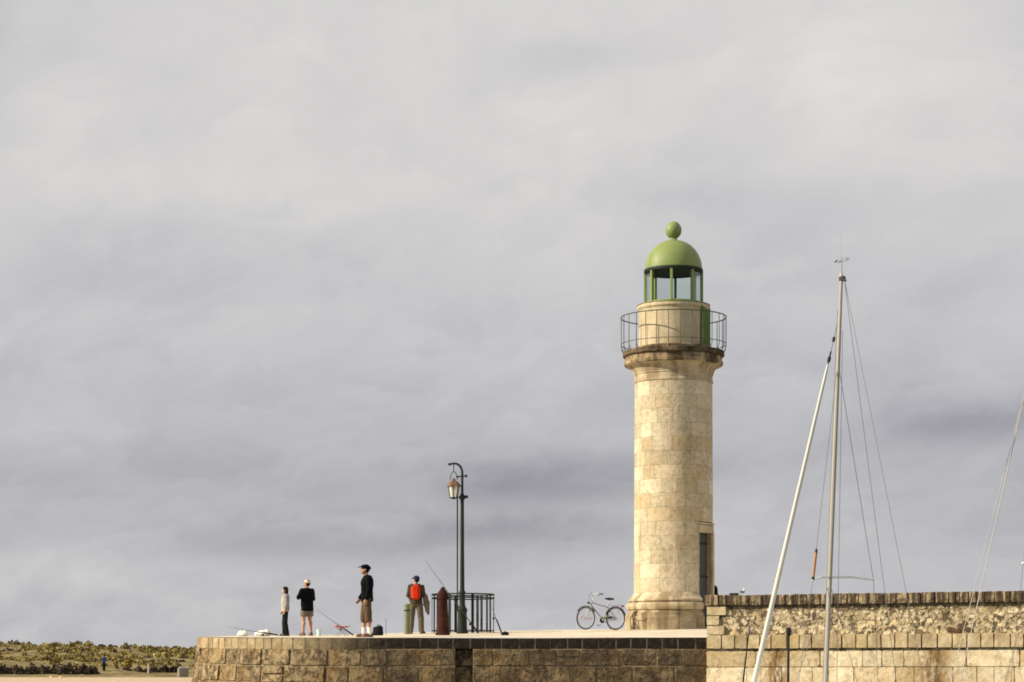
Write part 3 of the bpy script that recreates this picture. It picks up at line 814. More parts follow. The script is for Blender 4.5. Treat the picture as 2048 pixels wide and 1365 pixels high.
    for s_, jw, f_ in ((-1, r(4), r(76)), (1, r(6), r(80))):
        bm = NB(); pl(bm, s_*(ww/2+jw/2), -(f_-.26), (zb+zd1)/2, jw, .52, zd1-zb, .008); obj('door_jamb', bm, M['tower_trim'], root)
    bm = NB(); pl(bm, 0, -(fd-.30), (zd1+zl)/2-.02, ww+r(12), .60, zl-zd1-.04, .01); obj('door_lintel', bm, M['tower_trim'], root)
    bm = NB(); pl(bm, 0, -(fd+.015-.32), zl, ww+r(13), .66, .05, .012); obj('door_cornice', bm, M['tower_trim'], root)
    bm = NB(); pl(bm, 0, -(r(76)-.16), (zb+zd1)/2-.01, ww, .05, zd1-zb-.02); dr = obj('door', bm, M['door'], root)
    for v in (1090, 1155):
        bm = NB(); pl(bm, 0, -(r(76)-.125), Z(v), ww*.98, .02, .04); obj('door_rail', bm, M['black'], dr)
    bm = NB(); pl(bm, 0, -r(76), zb+.02, ww-.02, .5, .2, .02); obj('door_step', bm, M['tower_trim'], root)
M['tower_trim2'] = stone('drum limestone', (.54, .46, .31), (.43, .355, .225), rnd=0, scale=1.8, bump=.25, streak=((.33, .25, .15), .5, .5, .66))
lighthouse()

# ------------------------------------------------------------------ street furniture on the quay
def on_deck(u, d):
    x = (u-1024)*d/F
    return Vector((x, d, deck_z(x, d)+.005))

def street_lamp():
    d = 66.0; k = F/d; b0 = on_deck(924.5, d)
    t = thing('street_lamp', 'dark green cast iron street lamp with hanging copper topped lantern', 'street lamp', b0)
    Z = lambda v: E+(H-v)/k-b0.z
    X = lambda u: (u-924.5)/k
    g = M['lamp_green']
    bm = NB(); lathe(bm, [(.17, 0), (.17, .07), (.145, .09), (.135, .35), (.13, .62), (.15, .66), (.15, .70), (.11, .76), (.085, .84), (.08, 1.14), (.098, 1.17), (.098, 1.21), (.074, 1.25)], 20); obj('base', bm, g, t, True)
    bm = NB(); lathe(bm, [(.066, 1.25), (.056, Z(1100)), (.050, Z(1000))], 16); obj('pole', bm, g, t, True)
    bm = NB(); lathe(bm, [(.05, Z(1001)), (.085, Z(998)), (.085, Z(994)), (.06, Z(990)), (.035, Z(986))], 16); cyl(bm, (X(925), 0, Z(995)), (X(933), 0, Z(994)), .035, .045, 8); ball(bm, (X(933), 0, Z(994)), .05, 8, 6); obj('collar', bm, g, t, True)
    pts = [(0, 0, Z(990)), (0, 0, Z(955))]+[(X(909.5)+(X(924.5)-X(909.5))*math.cos(a), 0, Z(946)+(Z(927.5)-Z(946))*math.sin(a)) for a in (i*math.pi/2/8 for i in range(9))]+[(X(900), 0, Z(928.5))]
    bm = NB(); tube(bm, pts, [.036]*2+[.034]*6+[.03]*3+[.026], 8); ball(bm, (X(899), 0, Z(929)), .042, 8, 6); obj('swan_neck', bm, g, t, True)
    bm = NB(); cyl(bm, (X(914.5), 0, Z(954)), (X(931), 0, Z(952.5)), .02, n=6); ball(bm, (X(914.5), 0, Z(954)), .035, 8, 6); ball(bm, (X(932), 0, Z(952.5)), .042, 8, 6); obj('cross_bar', bm, g, t, True)
    bm = NB(); cyl(bm, (X(909), 0, Z(994.5)), (X(925), 0, Z(994.5)), .02, n=6); obj('brace', bm, g, t, True)
    bm = NB(); cyl(bm, (X(914.7), 0, Z(995)), (X(914.7), 0, .68), .020, n=6); box(bm, (X(914.7), 0, .72), (.07, .07, .12), None, .01); obj('cable_pipe', bm, M['lamp_green'], t)
    # lantern, hung on a hoop
    lx = X(907.5)
    ln = NB()
    arc = [(lx+X(924.5+7)*math.cos(a), 0, Z(960)+(Z(944)-Z(960))*math.sin(a)) for a in (i*math.pi/10 for i in range(11))]
    tube(ln, arc, .012, 6); cyl(ln, (lx, 0, Z(944)), (lx, 0, Z(928)), .012, n=6)
    for q in range(6):
        a = math.pi/3*q+.5; e_ = Vector((math.cos(a), math.sin(a), 0))
        cyl(ln, Vector((lx, 0, Z(973)))+e_*.178, Vector((lx, 0, Z(996)))+e_*.122, .014, .012, 6)
    ring(ln, .178, Z(973), .016, 6, (lx, 0), .5, .5+2*math.pi); ring(ln, .122, Z(996), .016, 6, (lx, 0), .5, .5+2*math.pi)
    cyl(ln, (lx, 0, Z(999)), (lx, 0, Z(996)), .03, .11, 6)
    lo = obj('lantern', ln, g, t)
    bm = NB(); lathe(bm, [(.215, Z(974)), (.205, Z(972)), (.15, Z(966)), (.10, Z(963)), (.055, Z(962)), (.055, Z(959.5)), (.02, Z(957))], 6, (lx, 0, 0)); obj('hood', bm, M['lamp_copper'], lo)
    bm = NB(); lathe(bm, [(.116, Z(995.5)), (.168, Z(973.5))], 6, (lx, 0, 0)); [v for v in bm.verts]; obj('lamp_glass', bm, M['lamp_glass'], lo)
street_lamp()

def bollard():
    p = on_deck(885.5, 64.0)
    t = thing('mooring_bollard', 'tall rusty brown iron bollard with domed top in front of the black guard rail', 'bollard', p)
    bm = NB(); lathe(bm, [(.205, 0), (.205, .05), (.19, .08), (.165, .32), (.15, .62), (.14, .92), (.137, 1.0)], 28); obj('shaft', bm, M['rust'], t, True)
    bm = NB(); lathe(bm, [(.137, 1.0), (.158, 1.015), (.16, 1.07), (.15, 1.10), (.152, 1.13)], 28); obj('collar', bm, M['rust'], t, True)
    bm = NB(); lathe(bm, [(.154, 1.13), (.145, 1.18), (.115, 1.23), (.075, 1.28), (.055, 1.315), (.05, 1.335), (.03, 1.352), (0, 1.356)], 28); obj('dome', bm, M['rust'], t, True)
bollard()

def green_post():
    p = on_deck(814, 66.3)
    t = thing('green_post', 'short pale green cylindrical post beside the man with the red backpack', 'post', p)
    bm = NB(); lathe(bm, [(.085, 0), (.085, .67)], 18); obj('shaft', bm, M['pale_green'], t, True)
    bm = NB(); lathe(bm, [(.088, .67), (.094, .68), (.094, .70), (.088, .71)], 18); obj('band', bm, M['lamp_green'], t)
    bm = NB(); lathe(bm, [(.082, .71), (.082, .82), (.094, .83), (.094, .86), (.07, .88), (0, .885)], 18); obj('head', bm, M['pale_green'], t, True)
green_post()

def guard_rail():
    d = 67.2; k = F/d
    p = on_deck(926, d); t = thing('guard_rail', 'black round steel guard rail with flat uprights around a quay stairwell, behind the street lamp', 'railing', p)
    rad = 62/k
    for z, nm in ((1.13, 'top_rail'), (1.02, 'middle_rail'), (.06, 'bottom_rail')):
        bm = NB(); ring(bm, rad, z, .022 if z > .5 else .015, 40); obj(nm, bm, M['pen'], t)
    def bar(w):
        bm = NB(); box(bm, (rad, 0, .55), (.014, w, 1.13), None, .003); return bm
    b1 = obj('upright', bar(.085), M['pen'], t)
    angs = [-90+19, -90+62, -90+82, -90-66, -90-86, -90-24, 90-24-3, 90-36, 90-50, 90+57, 90+37, 90+15]
    b1.rotation_euler = (0, 0, R(angs[0]))
    for a in angs[1:]:
        o = b1.copy(); COL.objects.link(o); o.parent = t; o.rotation_euler = (0, 0, R(a))
guard_rail()

# ------------------------------------------------------------------ people
def remeshed(name, bm, voxel, mat, parent, smooth_it=2):
    me = bpy.data.meshes.new(name); bmesh.ops.recalc_face_normals(bm, faces=bm.faces[:]); bm.to_mesh(me); bm.free()
    o = bpy.data.objects.new(name, me); COL.objects.link(o)
    q = o.modifiers.new('r', 'REMESH'); q.mode = 'VOXEL'; q.voxel_size = voxel
    w = o.modifiers.new('s', 'SMOOTH'); w.iterations = smooth_it; w.factor = .5
    dg = bpy.context.evaluated_depsgraph_get()
    m2 = bpy.data.meshes.new_from_object(o.evaluated_get(dg)); m2.name = name
    bpy.data.objects.remove(o); bpy.data.meshes.remove(me)
    if name in ('jacket', 'shirt', 'shorts', 'trousers', 'vest', 'cloth', 'sleeve', 'sack', 'hood'):
        from mathutils import noise as mn
        off = Vector((random.random()*9, random.random()*9, 0)); nn = [v.normal.copy() for v in m2.vertices]
        for v, n_ in zip(m2.vertices, nn):
            q_ = v.co+off; a_ = mn.noise(Vector((q_.x*9, q_.y*9, q_.z*5)))+.6*mn.noise(Vector((q_.x*5+q_.z*12, q_.y*5, q_.z*14)))
            v.co += n_*(.007+.012*a_)
    m2.shade_smooth(); m2.materials.clear(); m2.materials.append(mat)
    r = bpy.data.objects.new(name, m2); COL.objects.link(r); r.parent = parent
    return r

def capsule(bm, a, b, r1, r2, n=14):
    cyl(bm, a, b, r1, r2, n); ball(bm, a, r1, n, 8); ball(bm, b, r2, n, 8)

def loft(bm, st, n=18):
    """stacked ellipses: (centre, rx, ry, yaw)"""
    rings = []
    for c, rx, ry, yaw in st:
        q = Matrix.Rotation(yaw, 3, 'Z'); c = Vector(c)
        rings.append([bm.verts.new(c+q @ Vector((rx*math.cos(a), ry*math.sin(a), 0))) for a in (2*math.pi*i/n for i in range(n))])
    for A, B in zip(rings, rings[1:]):
        for i in range(n): bm.faces.new((A[i], A[(i+1) % n], B[(i+1) % n], B[i]))
    bm.faces.new(rings[0][::-1]); bm.faces.new(rings[-1])

def person(label, loc, yaw, h, pose, skin='skin', top=None, sleeves=1.0, bottom=None, hem='ankle', hat=None, hair='short', shoes=None, sock=None, head_yaw=0, head_pitch=0, build=1.0, voxel=.013, face=True, jacket_len=.84):
    k = h/1.75
    t = thing('person', label, 'person', loc, yaw)
    V = lambda a: Vector(a)*k
    J = dict(hipL=(-.09, 0, .91), hipR=(.09, 0, .91), kneeL=(-.10, .02, .49), kneeR=(.10, .02, .49), ankL=(-.11, -.02, .085), ankR=(.11, -.02, .085),
             shL=(-.185, -.01, 1.425), shR=(.185, -.01, 1.425), elL=(-.235, -.03, 1.13), elR=(.235, -.03, 1.13), wrL=(-.23, .07, .88), wrR=(.23, .07, .88),
             waist=(0, 0, 1.08), chest=(0, .0, 1.28), neck=(0, -.01, 1.47), head=(0, .02, 1.625), toeL=(-.13, .15, .03), toeR=(.13, .15, .03), pelvis=(0, 0, .95))
    J.update(pose); J = {a: V(b) for a, b in J.items()}
    w = build*k
    bm = NB()
    # torso, neck
    loft(bm, [(J['pelvis']-V((0, 0, .09)), .12*w, .09*w, 0), (J['pelvis'], .158*w, .112*w, 0), (J['waist'], .142*w, .10*w, 0), (J['chest'], .165*w, .115*w, 0), (J['chest']+V((0, -.005, .10)), .172*w, .108*w, 0), (J['chest']+V((0, -.01, .165)), .13*w, .08*w, 0), (J['neck'], .062*w, .062*w, 0)])
    capsule(bm, J['neck']-V((0, 0, .03)), J['head']-V((0, .015, .06)), .055*k, .052*k)
    for s_ in 'LR':
        capsule(bm, J['sh'+s_], J['el'+s_], .052*w, .039*w); capsule(bm, J['el'+s_], J['wr'+s_], .038*w, .027*w)
        capsule(bm, J['hip'+s_], J['knee'+s_], .083*w, .055*w); capsule(bm, J['knee'+s_]+V((0, -.005, 0)), J['ank'+s_], .054*w, .037*w)
        mid = J['knee'+s_].lerp(J['ank'+s_], .3); ball(bm, mid+V((0, -.02, 0)), (.054*w, .06*w, .10*w))
        f = (J['toe'+s_]-J['ank'+s_]); f.z = 0; f.normalize()
        a0 = J['ank'+s_]
        capsule(bm, a0+f*(-.03*k)-V((0, 0, .045)), J['toe'+s_]-f*.05*k, .038*k, .033*k); ball(bm, J['toe'+s_], (.04*k, .05*k, .024*k), rot=f.to_track_quat('Y', 'Z').to_matrix())
        # hand: palm, four unequal fingers, thumb
        d = (J['wr'+s_]-J['el'+s_]).normalized(); sgn = -1 if s_ == 'L' else 1
        side = d.cross(Vector((sgn, 0, 0))); side = side.normalized() if side.length > .1 else Vector((0, 1, 0))     # across the palm
        nrm = d.cross(side).normalized(); wr = J['wr'+s_]
        if 'up'+s_ in pose: pass
        pc = wr+d*.05*k
        q = Matrix((side, nrm, d)).transposed()
        ball(bm, pc, (.042*k, .019*k, .055*k), 12, 8, q)
        inward = nrm if nrm.x*sgn < 0 else -nrm
        for i, (of, ln) in enumerate(((.030, .066), (.010, .074), (-.010, .069), (-.029, .053))):
            b0 = pc+side*of*k+d*.04*k; b1 = b0+(d*.85+inward*.35).normalized()*ln*.55*k; b2 = b1+(d*.45+inward*.8).normalized()*ln*.5*k
            capsule(bm, b0, b1, .0105*k, .0095*k, 8); capsule(bm, b1, b2, .0095*k, .008*k, 8)
        tb = wr+d*.022*k+side*.03*k; t1 = tb+(side*.75+d*.7+inward*.3).normalized()*.036*k; t2 = t1+(d*.9+side*.15+inward*.35).normalized()*.03*k
        capsule(bm, tb, t1, .0135*k, .011*k, 8); capsule(bm, t1, t2, .011*k, .009*k, 8)
    # head
    HR = Matrix.Rotation(head_yaw, 3, 'Z') @ Matrix.Rotation(-head_pitch, 3, 'X')
    hc = J['head']
    hp = lambda a: hc+HR @ V(a)
    ball(bm, hp((0, -.008, .022)), (.076*k, .096*k, .10*k), 18, 12, HR); ball(bm, hp((0, .018, -.045)), (.058*k, .068*k, .075*k), 16, 10, HR)
    ball(bm, hp((0, .055, -.095)), (.030*k, .026*k, .022*k), 10, 8, HR)
    capsule(bm, hp((0, .082, .008)), hp((0, .104, -.028)), .010*k, .015*k, 8); ball(bm, hp((0, .083, .028)), (.055*k, .016*k, .012*k), 12, 8, HR)
    for e_ in (-1, 1): ball(bm, hp((e_*.077, -.008, -.008)), (.012*k, .022*k, .034*k), 8, 8, HR)
    remeshed('body', bm, voxel*k, M[skin], t)
    if face:
        for e_ in (-1, 1):
            bm = NB(); ball(bm, hp((e_*.030, .084, .004)), (.013*k, .008*k, .008*k), 8, 6, HR); obj('eye', bm, M['hair'], t, True)
        bm = NB(); ball(bm, hp((0, .083, -.066)), (.024*k, .010*k, .006*k), 10, 6, HR); obj('mouth', bm, plain('lips', (.32, .12, .09), .5), t, True)
    # hair
    if hair:
        bm = NB(); ball(bm, hp((0, -.020, .036)), (.085*k, .104*k, .103*k), 18, 12, HR)
        if hair == 'long':
            loft(bm, [(hp((0, -.07, -.20)), .070*k, .045*k, head_yaw), (hp((0, -.065, -.08)), .090*k, .065*k, head_yaw), (hp((0, -.045, .03)), .092*k, .080*k, head_yaw)])
            for e_ in (-1, 1): capsule(bm, hp((e_*.068, .025, .04)), hp((e_*.068, .005, -.08)), .025*k, .018*k, 8)
            ball(bm, hp((0, .03, .075)), (.072*k, .06*k, .045*k), 12, 8, HR)
        else: ball(bm, hp((0, -.04, -.01)), (.078*k, .068*k, .07*k), 14, 10, HR)
        remeshed('hair', bm, .012*k, M['hair'], t, 1)
    if hat:
        hm, style = hat
        bm = NB(); ball(bm, hp((0, -.012, .062)), (.094*k, .110*k, .070*k) if style != 'flat' else (.105*k, .128*k, .060*k), 20, 12, HR)
        loft(bm, [(hp((0, -.012, .035)), .090*k, .106*k, head_yaw), (hp((0, -.012, .07)), .090*k, .106*k, head_yaw)])
        c = remeshed('cap', bm, .010*k, M[hm], t, 1)
        bm = NB(); ball(bm, hp((0, .115 if style != 'flat' else .12, .040)), (.075*k, .075*k, .011*k), 14, 8, HR @ Matrix.Rotation(-.22, 3, 'X')); obj('peak', bm, M[hm], c, True)
    # upper garment
    if top:
        bm = NB(); g = .030*k
        low = J['pelvis']+V((0, 0, jacket_len-.95))
        st = [(low, .160*w+g, .118*w+g, 0), (J['pelvis']+V((0, 0, .05)), .156*w+g, .115*w+g, 0), (J['waist'], .150*w+g, .112*w+g, 0), (J['chest'], .170*w+g, .122*w+g, 0), (J['chest']+V((0, -.005, .10)), .172*w+g, .112*w+g, 0), (J['chest']+V((0, -.01, .175)), .125*w+g, .080*w+g, 0), (J['neck']+V((0, 0, .02)), .062*w+g*.7, .062*w+g*.7, 0)]
        loft(bm, st)
        for s_ in 'LR':
            if sleeves <= 0: continue
            capsule(bm, J['sh'+s_]-V((0, 0, .012)), J['sh'+s_].lerp(J['el'+s_], min(1, sleeves*2)), .056*w+.010*k, .052*w+.010*k)
            if sleeves > .5:
                f = (sleeves-.5)*2; e1 = J['el'+s_].lerp(J['wr'+s_], f)
                ball(bm, J['el'+s_], .055*w); cyl(bm, J['el'+s_], e1, .052*w+.008*k, .040*w+.006*k, 14)
        remeshed('jacket' if sleeves > .5 else 'shirt', bm, .014*k, M[top], t)
    if bottom:
        bm = NB(); g = .016*k
        loft(bm, [(J['pelvis']-V((0, 0, .10)), .13*w+g, .095*w+g, 0), (J['pelvis'], .152*w+g, .108*w+g, 0), (J['waist']-V((0, 0, .02)), .140*w+g, .098*w+g, 0)])
        for s_ in 'LR':
            if hem == 'thigh': e1 = J['hip'+s_].lerp(J['knee'+s_], .72); cyl(bm, J['hip'+s_]+V((0, 0, .03)), e1, .092*w, .104*w, 16)
            elif hem == 'knee':
                cyl(bm, J['hip'+s_]+V((0, 0, .03)), J['knee'+s_], .100*w, .090*w, 16); e1 = J['knee'+s_].lerp(J['ank'+s_], .30); ball(bm, J['knee'+s_], .088*w); cyl(bm, J['knee'+s_], e1, .088*w, .084*w, 16)
            else:
                cyl(bm, J['hip'+s_]+V((0, 0, .03)), J['knee'+s_], .102*w, .083*w, 16); ball(bm, J['knee'+s_], .083*w); cyl(bm, J['knee'+s_], J['ank'+s_]-V((0, 0, .03)), .083*w, .068*w, 16)
        remeshed('shorts' if hem in ('thigh', 'knee') else 'trousers', bm, .014*k, M[bottom], t)
    for s_ in 'LR':
        f = (J['toe'+s_]-J['ank'+s_]); f.z = 0; f.normalize(); a0 = J['ank'+s_]
        if sock:
            bm = NB(); cyl(bm, a0-V((0, 0, .03)), a0.lerp(J['knee'+s_], .38), .050*w, .058*w, 14); obj('sock', bm, M[sock], t, True)
        if shoes:
            bm = NB(); capsule(bm, a0+f*(-.035*k)-V((0, 0, .040)), J['toe'+s_]-f*.03*k+V((0, 0, .012)), .049*k, .043*k); ball(bm, a0-V((0, 0, .01)), (.05*k, .055*k, .05*k))
            box(bm, (a0+f*.055*k)-V((0, 0, .070)), (.09*k, .27*k, .025*k), f.to_track_quat('Y', 'Z').to_matrix(), .008*k)
            remeshed('shoe', bm, .010*k, M[shoes], t, 1)
    return t

person('slim child in a cream vest over grey sleeves with dark trousers and dark hair', on_deck(571, 66.5), R(105), 1.44,
       dict(elL=(-.20, -.02, 1.14), wrL=(-.19, .06, .90), elR=(.20, -.01, 1.14), wrR=(.17, .10, .90), hipL=(-.075, 0, .91), hipR=(.075, 0, .91), ankL=(-.085, -.05, .085), ankR=(.085, .03, .085), toeL=(-.09, .10, .03), toeR=(.10, .17, .03), kneeL=(-.08, .01, .49), kneeR=(.08, .04, .49)),
       skin='skin_pale', top='grey_shirt', sleeves=.85, bottom='dark_trousers', hair='long', shoes='dark_shoe', build=.88, head_pitch=-.1, jacket_len=.90)
def vest():
    t = [o for o in bpy.data.objects if o.get('label', '').startswith('slim child')][0]; k = 1.44/1.75; w = .88*k; g = .034*k
    bm = NB(); loft(bm, [((0, .012*k, .88*k), .16*w+g, .118*w+g, 0), ((0, .012*k, 1.08*k), .148*w+g, .112*w+g, 0), ((0, .012*k, 1.28*k), .160*w+g, .122*w+g, 0), ((0, .006*k, 1.38*k), .150*w+g, .108*w+g, 0), ((0, 0, 1.455*k), .10*w+g, .07*w+g, 0)])
    remeshed('vest', bm, .014, M['cream_vest'], t)
vest()
person('man in a black jacket, beige cap and short grey shorts seen from behind, arms bent', on_deck(614, 67.6), R(38), 1.66,
       dict(elL=(-.30, .02, 1.19), wrL=(-.10, .26, 1.24), elR=(.25, .04, 1.16), wrR=(.06, .27, 1.22), ankL=(-.14, 0, .085), ankR=(.14, -.02, .085), kneeL=(-.12, .02, .49), kneeR=(.12, .02, .49), toeL=(-.17, .16, .03), toeR=(.18, .14, .03)),
       top='black_jacket', sleeves=1.0, bottom='grey_shorts', hem='thigh', hat=('beige_cap', 'cap'), shoes='brown_shoe', head_yaw=R(35), head_pitch=-.3, build=1.12, jacket_len=.78)
person('tall man in black jacket, flat black cap, khaki knee shorts and white socks', on_deck(734, 61.6), R(100), 1.96,
       dict(elL=(-.24, -.03, 1.15), wrL=(-.23, .04, .90), elR=(.23, .0, 1.15), wrR=(.21, .16, .93), ankL=(-.13, -.06, .085), ankR=(.12, .06, .085), kneeL=(-.12, -.01, .49), kneeR=(.11, .06, .49), toeL=(-.16, .11, .03), toeR=(.13, .23, .03), head=(0, .05, 1.63)),
       top='black_jacket', sleeves=1.0, bottom='khaki', hem='knee', hat=('black_jacket', 'flat'), sock='white_sock', shoes='brown_shoe', head_pitch=-.22, build=.98, jacket_len=.86)
AP = on_deck(832, 66.8)
person('man in navy cap and olive clothes with a red backpack, seen from behind', AP, R(-3), 1.70,
       dict(elL=(-.235, .0, 1.16), wrL=(-.20, .17, 1.00), elR=(.235, -.02, 1.15), wrR=(.23, .10, .98), ankL=(-.15, -.02, .085), ankR=(.17, .02, .085), kneeL=(-.13, .02, .49), kneeR=(.14, .03, .49), toeL=(-.20, .13, .03), toeR=(.24, .17, .03)),
       top='olive_shirt', sleeves=.55, bottom='olive_trousers', hat=('navy_cap', 'cap'), shoes='brown_shoe', head_yaw=R(50), head_pitch=-.1, jacket_len=.90)
def backpack():
    t = thing('backpack', 'bright red backpack worn by the man in the navy cap', 'backpack', AP, R(-3))
    bm = NB(); box(bm, (.015, -.245, 1.21), (.25, .17, .42), None, .06); remeshed('sack', bm, .013, M['red_bag'], t, 4)
    bm = NB(); box(bm, (.015, -.335, 1.10), (.18, .06, .18), None, .02); remeshed('front_pocket', bm, .012, M['red_bag'], t, 2)
    bm = NB(); box(bm, (.015, -.30, 1.36), (.21, .08, .10), None, .03); remeshed('flap', bm, .012, M['red_bag'], t, 2)
    for s_ in (-1, 1):
        bm = NB(); tube(bm, [(s_*.09, -.16, 1.40), (s_*.115, -.07, 1.455), (s_*.12, .06, 1.42), (s_*.13, .14, 1.28), (s_*.15, .08, 1.10), (s_*.14, -.14, 1.02)], .02, 6); obj('strap', bm, M['black_bag'], t, True)
    bm = NB(); tube(bm, [(.0, -.20, 1.43), (.0, -.20, 1.47), (.04, -.20, 1.47), (.04, -.20, 1.43)], .008, 6); obj('handle', bm, M['black_bag'], t)
    c = thing('coat', 'grey brown coat hanging over the right arm of the man with the red backpack', 'coat', AP, R(-3))
    bm = NB(); loft(bm, [((.33, .04, .62), .05, .07, 0), ((.32, .04, .78), .075, .10, .2), ((.29, .04, .95), .075, .11, .1), ((.275, .03, 1.08), .07, .10, 0), ((.26, .02, 1.16), .05, .07, 0)]); remeshed('cloth', bm, .014, M['brown_coat'], c, 2)
    bm = NB(); capsule(bm, (.35, .0, .93), (.36, .02, .58), .045, .03); remeshed('sleeve', bm, .012, M['brown_coat'], c, 2)
backpack()
def walker():
    p = P(208, 1351.5, 241); p.z = max(p.z, hz(p.x, p.y))
    person('distant walker in blue top and black trousers on the beach', p, R(60), 1.75, {}, skin='skin', top='blue_shirt', sleeves=.5, bottom='dark_trousers', shoes='dark_shoe', voxel=.02, face=False)
walker()
def sitter():
    x, y = (1432.5-1024)*71.2/F, 71.2; z = deck_z(x, y)
    person('person in black hooded jacket sitting behind the wall beside the lighthouse, mostly hidden', (x, y, z), R(25), 1.72,
           dict(pelvis=(0, 0, .55), waist=(0, .04, .68), chest=(0, .08, .87), neck=(0, .10, 1.05), head=(0, .15, 1.20), hipL=(-.09, .02, .50), hipR=(.09, .02, .50), kneeL=(-.11, .44, .50), kneeR=(.11, .44, .50),
                ankL=(-.11, .42, .085), ankR=(.11, .42, .085), toeL=(-.12, .58, .03), toeR=(.12, .58, .03), shL=(-.185, .09, 1.02), shR=(.185, .09, 1.02), elL=(-.23, .20, .76), elR=(.23, .20, .76), wrL=(-.12, .40, .62), wrR=(.12, .40, .62)),
           top='black_jacket', bottom='dark_trousers', shoes='dark_shoe', jacket_len=.50, hair=None, face=False)
    s_ = [o for o in bpy.data.objects if o.get('label', '').startswith('person in black hooded')][0]
    bm = NB(); ball(bm, (0, .125, 1.215), (.105, .115, .135), 18, 12); loft(bm, [((0, .10, 1.02), .15, .11, 0), ((0, .11, 1.10), .10, .10, 0), ((0, .12, 1.2), .10, .11, 0)]); remeshed('hood', bm, .013, M['black_jacket'], s_, 2)
    t = thing('stone_seat', 'plain stone block seat behind the wall beside the lighthouse', 'bench', (x, y, z), R(20))
    bm = NB(); box(bm, (-.05, 0, .17), (.5, .46, .34), None, .02); obj('block', bm, M['tower_trim'], t)
    bm = NB(); box(bm, (-.05, 0, .375), (.56, .52, .07), None, .015); obj('slab', bm, M['tower_trim'], t)
sitter()

# ------------------------------------------------------------------ anglers' things
def rod(label, a, b, r1=.012, r2=.003, reel=.2, extra=None, rb=True):
    a, b = Vector(a), Vector(b)
    t = thing('fishing_rod', label, 'fishing rod', a); d = b-a; L = d.length; d.normalize()
    bm = NB(); cyl(bm, d*.0, d*.42, r1*1.7, r1*1.7, 8); obj('grip', bm, M['black'], t)
    bm = NB(); tube(bm, [d*.42, d*(L*.5)-Vector((0, 0, .01)), d*L], [r1, r1*.7, r2], 6); obj('blank', bm, M['rod'], t)
    rc = d*.45+Vector((0, 0, -.07)) if abs(d.z) < .8 else d*.45+Vector((-.07, 0, 0))
    bm = NB(); cyl(bm, d*.45, rc, .01, n=6); cyl(bm, rc-Vector((0, .03, 0)), rc+Vector((0, .03, 0)), .038, n=12); obj('reel', bm, M[extra or 'black'], t)
    for q in (.5, .65, .8, .93):
        bm = NB(); pp = d*L*q; ring(bm, .014, 0, .003, 10, m_=4); up = Vector((0, 0, -.016))
        for v in bm.verts: v.co = d.to_track_quat('Z', 'Y').to_matrix() @ v.co+pp+up
        obj('guide', bm, M['chrome'], t)
    return t
def dz(x, y): return deck_z(x, y)
def at_px(u, v, d): return P(u, v, d)
a = on_deck(707, 66.0); rod('fishing rod slanting over the red folding stool behind the tall man', a, at_px(634, 1220, 66.0), .013, .004)
a = on_deck(957, 66.2); rod('fishing rod leaning on the rusty bollard and lamp post, with a red reel', a, at_px(851, 1122, 65.0), .014, .004, extra='red_plastic')
a = on_deck(1003, 66.6); rod('short fishing rod leaning against the right side of the black guard rail', a, at_px(984, 1215, 66.6), .013, .006)
a = on_deck(556, 66.4)+Vector((0, 0, .03)); rod('fishing rod lying over the white bags at the left end of the quay', a, at_px(458, 1254.5, 66.0), .013, .004)
a = on_deck(772, 66.0); 
t = thing('rod_rest', 'thin grey stick standing behind the black bag by the tall man', 'rod rest', a)
bm = NB(); cyl(bm, (0, 0, 0), (0, 0, .42), .008, n=6); obj('stick', bm, M['wire'], t)
bm = NB(); tube(bm, [(-.03, 0, .48), (-.015, 0, .43), (.015, 0, .43), (.03, 0, .48)], .006, 6); obj('fork', bm, M['wire'], t)

def stool():
    t = thing('folding_stool', 'small red folding stool with grey legs between the anglers', 'stool', on_deck(684, 65.6), R(20))
    bm = NB(); n = 8
    for i in range(n):
        x0, x1 = -.20+.4*i/n, -.20+.4*(i+1)/n
        z = lambda q: .30-.035*(1-(q/.2)**2)
        v = [bm.verts.new(p) for p in ((x0, -.14, z(x0)), (x1, -.14, z(x1)), (x1, .14, z(x1)), (x0, .14, z(x0)))]; w = [bm.verts.new(p.co-Vector((0, 0, .03))) for p in v]
        bm.faces.new(v); bm.faces.new(w[::-1])
        for a_ in range(4): bm.faces.new((v[a_], w[a_], w[(a_+1) % 4], v[(a_+1) % 4]))
    obj('seat', bm, M['red_seat'], t)
    for y in (-.15, .15):
        for s_ in (-1, 1):
            bm = NB(); cyl(bm, (s_*-.17, y, .285), (s_*.16, y, 0), .011, n=8); obj('leg', bm, M['pole_grey'], t)
    for x in (-.19, .19):
        bm = NB(); cyl(bm, (x, -.16, .295), (x, .16, .295), .011, n=8); obj('cross_bar', bm, M['pole_grey'], t)
stool()

